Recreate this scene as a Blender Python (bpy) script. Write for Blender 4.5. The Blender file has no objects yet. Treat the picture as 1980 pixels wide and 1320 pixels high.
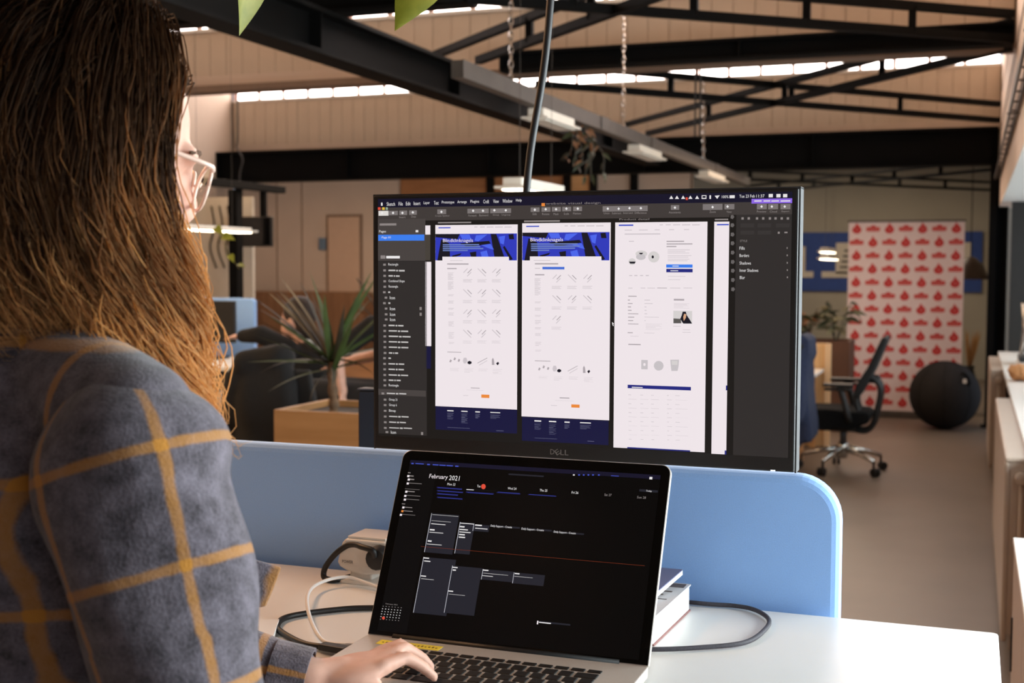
import bpy, math, random
import numpy as np
from mathutils import Vector, Matrix
random.seed(7); RNG = np.random.default_rng(11)
sc = bpy.context.scene
col = sc.collection
PI = math.pi

# ------------------------------------------------------------------ camera
CAM_H = 1.55
cam_d = bpy.data.cameras.new('camera'); cam = bpy.data.objects.new('camera', cam_d); col.objects.link(cam)
yaw, pitch, roll = math.radians(20.16), math.radians(-3.3), math.radians(0.2)
fw = Vector((-math.sin(yaw)*math.cos(pitch), math.cos(yaw)*math.cos(pitch), math.sin(pitch)))
r0 = fw.cross(Vector((0, 0, 1))).normalized(); u0 = r0.cross(fw)
rt_ = r0*math.cos(roll)+u0*math.sin(roll); up_ = -r0*math.sin(roll)+u0*math.cos(roll)
m3 = Matrix((rt_, up_, -fw)).transposed()
cam.matrix_world = Matrix.Translation((0, 0, CAM_H)) @ m3.to_4x4()
cam_d.sensor_width = 36.0; cam_d.lens = 36.0*2430/1980
cam_d.clip_start = 0.05; cam_d.clip_end = 100
cam_d.dof.use_dof = True; cam_d.dof.focus_distance = 1.62; cam_d.dof.aperture_fstop = 7.5
sc.camera = cam
sc.view_settings.view_transform = 'Standard'; sc.view_settings.look = 'None'
sc.view_settings.exposure = 0.0; sc.view_settings.gamma = 1.0; sc.view_settings.use_curve_mapping = False

# ------------------------------------------------------------------ world and large lights
w = bpy.data.worlds.new('world'); sc.world = w; w.use_nodes = True
w.node_tree.nodes['Background'].inputs[0].default_value = (0.75, 0.85, 1.0, 1)
w.node_tree.nodes['Background'].inputs[1].default_value = 1.0

def area(name, loc, rot, sx, sy, power, color):
    d = bpy.data.lights.new(name, 'AREA'); d.shape = 'RECTANGLE'; d.size = sx; d.size_y = sy
    d.energy = power; d.color = color
    o = bpy.data.objects.new(name, d); col.objects.link(o); o.location = loc; o.rotation_euler = rot
    return o
DAY = (0.98, 0.985, 1.0); WARM = (1.0, 0.65, 0.36)
# daylight entering through the window band of the right-hand wall (three bays)
area('daylight_window_near', (1.75, 2.8, 1.55), (0, math.radians(90), 0), 1.5, 3.6, 375, DAY)
area('daylight_window_middle', (1.10, 6.0, 1.55), (0, math.radians(90), 0), 1.3, 3.4, 70, DAY)
area('daylight_window_far', (1.10, 9.9, 1.55), (0, math.radians(90), 0), 1.3, 3.6, 60, DAY)
# warm lights added without fixtures over the left side, the aisle and the back
area('added_light_left', (-5.6, 4.2, 2.60), (0, 0, 0), 2.2, 3.0, 110, WARM)  # added to warm and brighten the left hall, lamps here only assumed
area('added_light_far_left', (-6.0, 11.0, 2.55), (0, 0, 0), 2.2, 3.0, 32, WARM)  # added light without a fixture, lifts the dark far left wall
area('added_warm_light', (-2.0, 2.0, 2.55), (0, 0, 0), 0.3, 1.4, 32, (1.0, 0.54, 0.28))  # added light without a fixture, warms the left end of the desk
area('added_light_aisle', (-1.4, 11.2, 2.50), (0, 0, 0), 1.2, 3.0, 25, WARM)  # added with no lamp of its own, for more light in the aisle
area('added_light_back', (-1.8, 16.2, 3.08), (0, 0, 0), 2.0, 2.0, 78, (1.0, 0.80, 0.60))  # added close under the ceiling to brighten the olive back wall, no fixture

# ------------------------------------------------------------------ helpers
def lin(c):
    c = c/255.0
    return c/12.92 if c <= 0.04045 else ((c+0.055)/1.055)**2.4
def rgb(t): return (lin(t[0]), lin(t[1]), lin(t[2]), 1.0)
MATS = {}
def mat(name, c, rough=0.6, metal=0.0, noise=0.0, scale=12.0, bump=0.0, spec=0.5, sheen=0.0, emit=0.0, stretch=None, c2=None, transl=0.0, detail=4.0, coat=0.0):
    if name in MATS: return MATS[name]
    m = bpy.data.materials.new(name); m.use_nodes = True; nt = m.node_tree; b = nt.nodes['Principled BSDF']
    b.inputs['Base Color'].default_value = rgb(c); b.inputs['Roughness'].default_value = rough
    b.inputs['Metallic'].default_value = metal; b.inputs['Specular IOR Level'].default_value = spec
    if sheen: b.inputs['Sheen Weight'].default_value = sheen
    if coat: b.inputs['Coat Weight'].default_value = coat
    if noise or bump or c2:
        tc = nt.nodes.new('ShaderNodeTexCoord'); mp = nt.nodes.new('ShaderNodeMapping'); n = nt.nodes.new('ShaderNodeTexNoise')
        if stretch: mp.inputs['Scale'].default_value = stretch
        nt.links.new(tc.outputs['Object'], mp.inputs['Vector']); nt.links.new(mp.outputs[0], n.inputs['Vector'])
        n.inputs['Scale'].default_value = scale; n.inputs['Detail'].default_value = detail
        if noise or c2:
            r = nt.nodes.new('ShaderNodeValToRGB'); a = rgb(c)
            if c2: hi = rgb(c2); lo = a
            else:
                lo = tuple(x*(1-noise) for x in a[:3])+(1,); hi = tuple(min(1, x*(1+noise)) for x in a[:3])+(1,)
            r.color_ramp.elements[0].position = 0.32; r.color_ramp.elements[1].position = 0.68
            r.color_ramp.elements[0].color = lo; r.color_ramp.elements[1].color = hi
            nt.links.new(n.outputs['Fac'], r.inputs['Fac']); nt.links.new(r.outputs[0], b.inputs['Base Color'])
        if bump:
            bp = nt.nodes.new('ShaderNodeBump'); bp.inputs['Strength'].default_value = bump; bp.inputs['Distance'].default_value = 0.01
            nt.links.new(n.outputs['Fac'], bp.inputs['Height']); nt.links.new(bp.outputs[0], b.inputs['Normal'])
    if emit:
        b.inputs['Emission Color'].default_value = rgb(c); b.inputs['Emission Strength'].default_value = emit
    if transl:
        out = nt.nodes['Material Output']; t = nt.nodes.new('ShaderNodeBsdfTranslucent'); t.inputs[0].default_value = rgb(c)
        mx = nt.nodes.new('ShaderNodeMixShader'); mx.inputs[0].default_value = transl
        nt.links.new(b.outputs[0], mx.inputs[1]); nt.links.new(t.outputs[0], mx.inputs[2]); nt.links.new(mx.outputs[0], out.inputs[0])
    MATS[name] = m
    return m
def glass_mat(name, tint=(235, 240, 240), refl=0.08):
    if name in MATS: return MATS[name]
    m = bpy.data.materials.new(name); m.use_nodes = True; nt = m.node_tree; nt.nodes.remove(nt.nodes['Principled BSDF'])
    out = nt.nodes['Material Output']; t = nt.nodes.new('ShaderNodeBsdfTransparent'); g = nt.nodes.new('ShaderNodeBsdfGlossy'); mx = nt.nodes.new('ShaderNodeMixShader')
    t.inputs[0].default_value = rgb(tint); g.inputs['Roughness'].default_value = 0.02; mx.inputs[0].default_value = refl
    nt.links.new(t.outputs[0], mx.inputs[1]); nt.links.new(g.outputs[0], mx.inputs[2]); nt.links.new(mx.outputs[0], out.inputs[0])
    MATS[name] = m; return m

def rootloc(o):
    while o.parent is not None: o = o.parent
    return o.location.copy()
def tag(o, label, cat, group=None):
    o['label'] = label; o['category'] = cat
    if group: o['group'] = group
    return o
def thing(name, label, cat, loc=(0, 0, 0), group=None):
    o = bpy.data.objects.new(name, None); o.empty_display_size = 0.1; col.objects.link(o); o.location = loc
    return tag(o, label, cat, group)
def mkobj(name, me, parent=None, loc=None):
    o = bpy.data.objects.new(name, me); col.objects.link(o)
    if parent is not None: o.parent = parent
    elif loc is not None: o.location = loc
    return o
class MB:
    def __init__(s): s.v = []; s.f = []; s.m = []
    def add(s, vs, fs, m=0):
        k = len(s.v); s.v += [tuple(map(float, p)) for p in vs]; s.f += [tuple(i+k for i in f) for f in fs]; s.m += [m]*len(fs); return s
    def box(s, x0, y0, z0, x1, y1, z1, m=0):
        return s.add([(x0,y0,z0),(x1,y0,z0),(x1,y1,z0),(x0,y1,z0),(x0,y0,z1),(x1,y0,z1),(x1,y1,z1),(x0,y1,z1)],
                     [(0,3,2,1),(4,5,6,7),(0,1,5,4),(1,2,6,5),(2,3,7,6),(3,0,4,7)], m)
    def bar(s, a, b, wdt, hgt, m=0, up=(0, 0, 1)):
        a = Vector(a); b = Vector(b); d = (b-a).normalized(); sd = d.cross(Vector(up)).normalized(); u = sd.cross(d)
        vs = []
        for p in (a, b):
            for i, j in ((-1,-1),(1,-1),(1,1),(-1,1)): vs.append(p+sd*i*wdt/2+u*j*hgt/2)
        return s.add(vs, [(0,3,2,1),(4,5,6,7),(0,1,5,4),(1,2,6,5),(2,3,7,6),(3,0,4,7)], m)
    def tube(s, pts, r, n=8, m=0, flat=1.0):
        pts = [Vector(p) for p in pts]; N = len(pts); rs = [r]*N if not hasattr(r, '__len__') else list(r)
        t0 = (pts[1]-pts[0]).normalized(); a = Vector((0,0,1)) if abs(t0.z) < 0.9 else Vector((1,0,0))
        nn = (a-t0*a.dot(t0)).normalized(); vs = []
        for i, p in enumerate(pts):
            t = (pts[min(i+1,N-1)]-pts[max(i-1,0)]).normalized(); nn = (nn-t*nn.dot(t)).normalized(); bb = t.cross(nn)
            for k in range(n):
                c = 2*PI*k/n; vs.append(p+(nn*math.cos(c)*flat+bb*math.sin(c))*rs[i])
        fs = [(i*n+k, i*n+(k+1)%n, (i+1)*n+(k+1)%n, (i+1)*n+k) for i in range(N-1) for k in range(n)]
        fs += [tuple(range(n-1, -1, -1)), tuple((N-1)*n+k for k in range(n))]
        return s.add(vs, fs, m)
    def cyl(s, a, b, r0, r1=None, n=14, m=0): return s.tube([a, b], [r0, r0 if r1 is None else r1], n, m)
    def lathe(s, prof, c=(0,0,0), n=20, m=0):
        vs = []
        for r, z in prof:
            for k in range(n): vs.append((c[0]+r*math.cos(2*PI*k/n), c[1]+r*math.sin(2*PI*k/n), c[2]+z))
        N = len(prof); fs = [(i*n+k, i*n+(k+1)%n, (i+1)*n+(k+1)%n, (i+1)*n+k) for i in range(N-1) for k in range(n)]
        fs += [tuple(range(n-1, -1, -1)), tuple((N-1)*n+k for k in range(n))]
        return s.add(vs, fs, m)
    def ell(s, c, r, R=None, nu=20, nv=12, m=0):
        c = Vector(c); R = R or Matrix.Identity(3); vs = [c+R@Vector((0,0,r[2]))]
        for j in range(1, nv):
            ph = PI*j/nv
            for i in range(nu):
                th = 2*PI*i/nu; vs.append(c+R@Vector((r[0]*math.sin(ph)*math.cos(th), r[1]*math.sin(ph)*math.sin(th), r[2]*math.cos(ph))))
        vs.append(c+R@Vector((0,0,-r[2]))); fs = [(0, 1+i, 1+(i+1)%nu) for i in range(nu)]
        for j in range(nv-2):
            for i in range(nu): fs.append((1+j*nu+i, 1+(j+1)*nu+i, 1+(j+1)*nu+(i+1)%nu, 1+j*nu+(i+1)%nu))
        L = len(vs)-1; k = 1+(nv-2)*nu; fs += [(L, k+(i+1)%nu, k+i) for i in range(nu)]
        return s.add(vs, fs, m)
    def cap(s, a, b, r0, r1=None, n=14, m=0):
        r1 = r0 if r1 is None else r1
        return s.cyl(a, b, r0, r1, n, m).ell(a, (r0,)*3, None, n, 8, m).ell(b, (r1,)*3, None, n, 8, m)
    def prism(s, pts, fn, d0, d1, m=0):
        n = len(pts); vs = [fn(p[0], p[1], d0) for p in pts]+[fn(p[0], p[1], d1) for p in pts]
        return s.add(vs, [tuple(range(n-1, -1, -1)), tuple(range(n, 2*n))]+[(k, (k+1)%n, n+(k+1)%n, n+k) for k in range(n)], m)
    def mesh(s, name, mats, off=(0,0,0), smooth=False):
        me = bpy.data.meshes.new(name); o = Vector(off)
        me.from_pydata([(p[0]-o.x, p[1]-o.y, p[2]-o.z) for p in s.v], [], s.f)
        mats = mats if isinstance(mats, (list, tuple)) else [mats]
        for mm in mats: me.materials.append(mm)
        if len(mats) > 1: me.polygons.foreach_set('material_index', s.m)
        if smooth: me.polygons.foreach_set('use_smooth', [True]*len(me.polygons))
        me.update(); return me
    def build(s, name, mats, parent=None, smooth=False, bevel=0.0, seg=2, fix=False):
        if parent is not None: off = rootloc(parent)
        else:
            a = np.array(s.v); off = Vector(((a[:,0].min()+a[:,0].max())/2, (a[:,1].min()+a[:,1].max())/2, a[:,2].min()))
        me = s.mesh(name, mats, off, smooth)
        if fix:
            import bmesh
            bm = bmesh.new(); bm.from_mesh(me); bmesh.ops.recalc_face_normals(bm, faces=bm.faces); bm.to_mesh(me); bm.free()
        o = mkobj(name, me, parent, off)
        if bevel:
            md = o.modifiers.new('bevel', 'BEVEL'); md.width = bevel; md.segments = seg; md.limit_method = 'ANGLE'; md.angle_limit = math.radians(40)
            md.use_clamp_overlap = True
            if smooth is False: me.polygons.foreach_set('use_smooth', [False]*len(me.polygons))
        return o
def struct(name, mb, m, parent=None, **k):
    o = mb.build(name, m, parent, **k)
    if parent is None: o['kind'] = 'structure'
    return o
def copy_tree(o, parent=None):
    c = o.copy(); col.objects.link(c); c.parent = parent
    for ch in list(o.children): copy_tree(ch, c)
    return c
def remesh_np(mb, voxel, smooth=4, fac=0.5):
    """fuse overlapping closed shapes into one continuous surface; returns vertex array and faces"""
    me = mb.mesh('tmp', mat('tmp_clay', (120,120,120))); o = bpy.data.objects.new('tmp', me); col.objects.link(o)
    md = o.modifiers.new('r', 'REMESH'); md.mode = 'VOXEL'; md.voxel_size = voxel
    if smooth: ms = o.modifiers.new('s', 'SMOOTH'); ms.iterations = smooth; ms.factor = fac
    dg = bpy.context.evaluated_depsgraph_get(); ev = o.evaluated_get(dg); em = ev.to_mesh()
    v = np.empty(len(em.vertices)*3, dtype=np.float32); em.vertices.foreach_get('co', v); v = v.reshape(-1, 3).astype(float)
    f = [tuple(p.vertices) for p in em.polygons]; ev.to_mesh_clear()
    bpy.data.objects.remove(o); bpy.data.meshes.remove(me)
    return v, f
def mesh_np(name, v, f, m, parent=None, attrs=None, smooth=True):
    if parent is not None: off = np.array(rootloc(parent))
    else: off = np.array(((v[:,0].min()+v[:,0].max())/2, (v[:,1].min()+v[:,1].max())/2, v[:,2].min()))
    me = bpy.data.meshes.new(name); me.from_pydata((v-off).tolist(), [], f); me.materials.append(m)
    if smooth: me.polygons.foreach_set('use_smooth', [True]*len(me.polygons))
    for k, a in (attrs or {}).items():
        at = me.attributes.new(k, 'FLOAT', 'POINT'); at.data.foreach_set('value', np.asarray(a, dtype=np.float32))
    me.update(); return mkobj(name, me, parent, Vector(off))
def organic(name, mb, voxel, m, parent=None, smooth=4, fac=0.5, disp=None):
    v, f = remesh_np(mb, voxel, smooth, fac)
    if disp is not None: v = disp(v)
    return mesh_np(name, v, f, m, parent)
def spline(pts, n=8):
    P = [np.array(p, float) for p in pts]; P = [2*P[0]-P[1]]+P+[2*P[-1]-P[-2]]; out = []
    for i in range(1, len(P)-2):
        a, b, c, d = P[i-1:i+3]
        for k in range(n):
            t = k/n; out.append(0.5*((2*b)+(c-a)*t+(2*a-5*b+4*c-d)*t*t+(3*b-a-3*c+d)*t**3))
    out.append(P[-2]); return out
FONT = {}
def text_geo(txt):
    if txt in FONT: return FONT[txt]
    cu = bpy.data.curves.new('t', 'FONT'); cu.body = txt; cu.resolution_u = 2
    o = bpy.data.objects.new('t', cu); col.objects.link(o)
    dg = bpy.context.evaluated_depsgraph_get(); ev = o.evaluated_get(dg); em = ev.to_mesh()
    v = np.array([tuple(p.co) for p in em.vertices]); f = [tuple(p.vertices) for p in em.polygons]
    ev.to_mesh_clear(); bpy.data.objects.remove(o); bpy.data.curves.remove(cu)
    FONT[txt] = (v, f); return FONT[txt]
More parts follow.
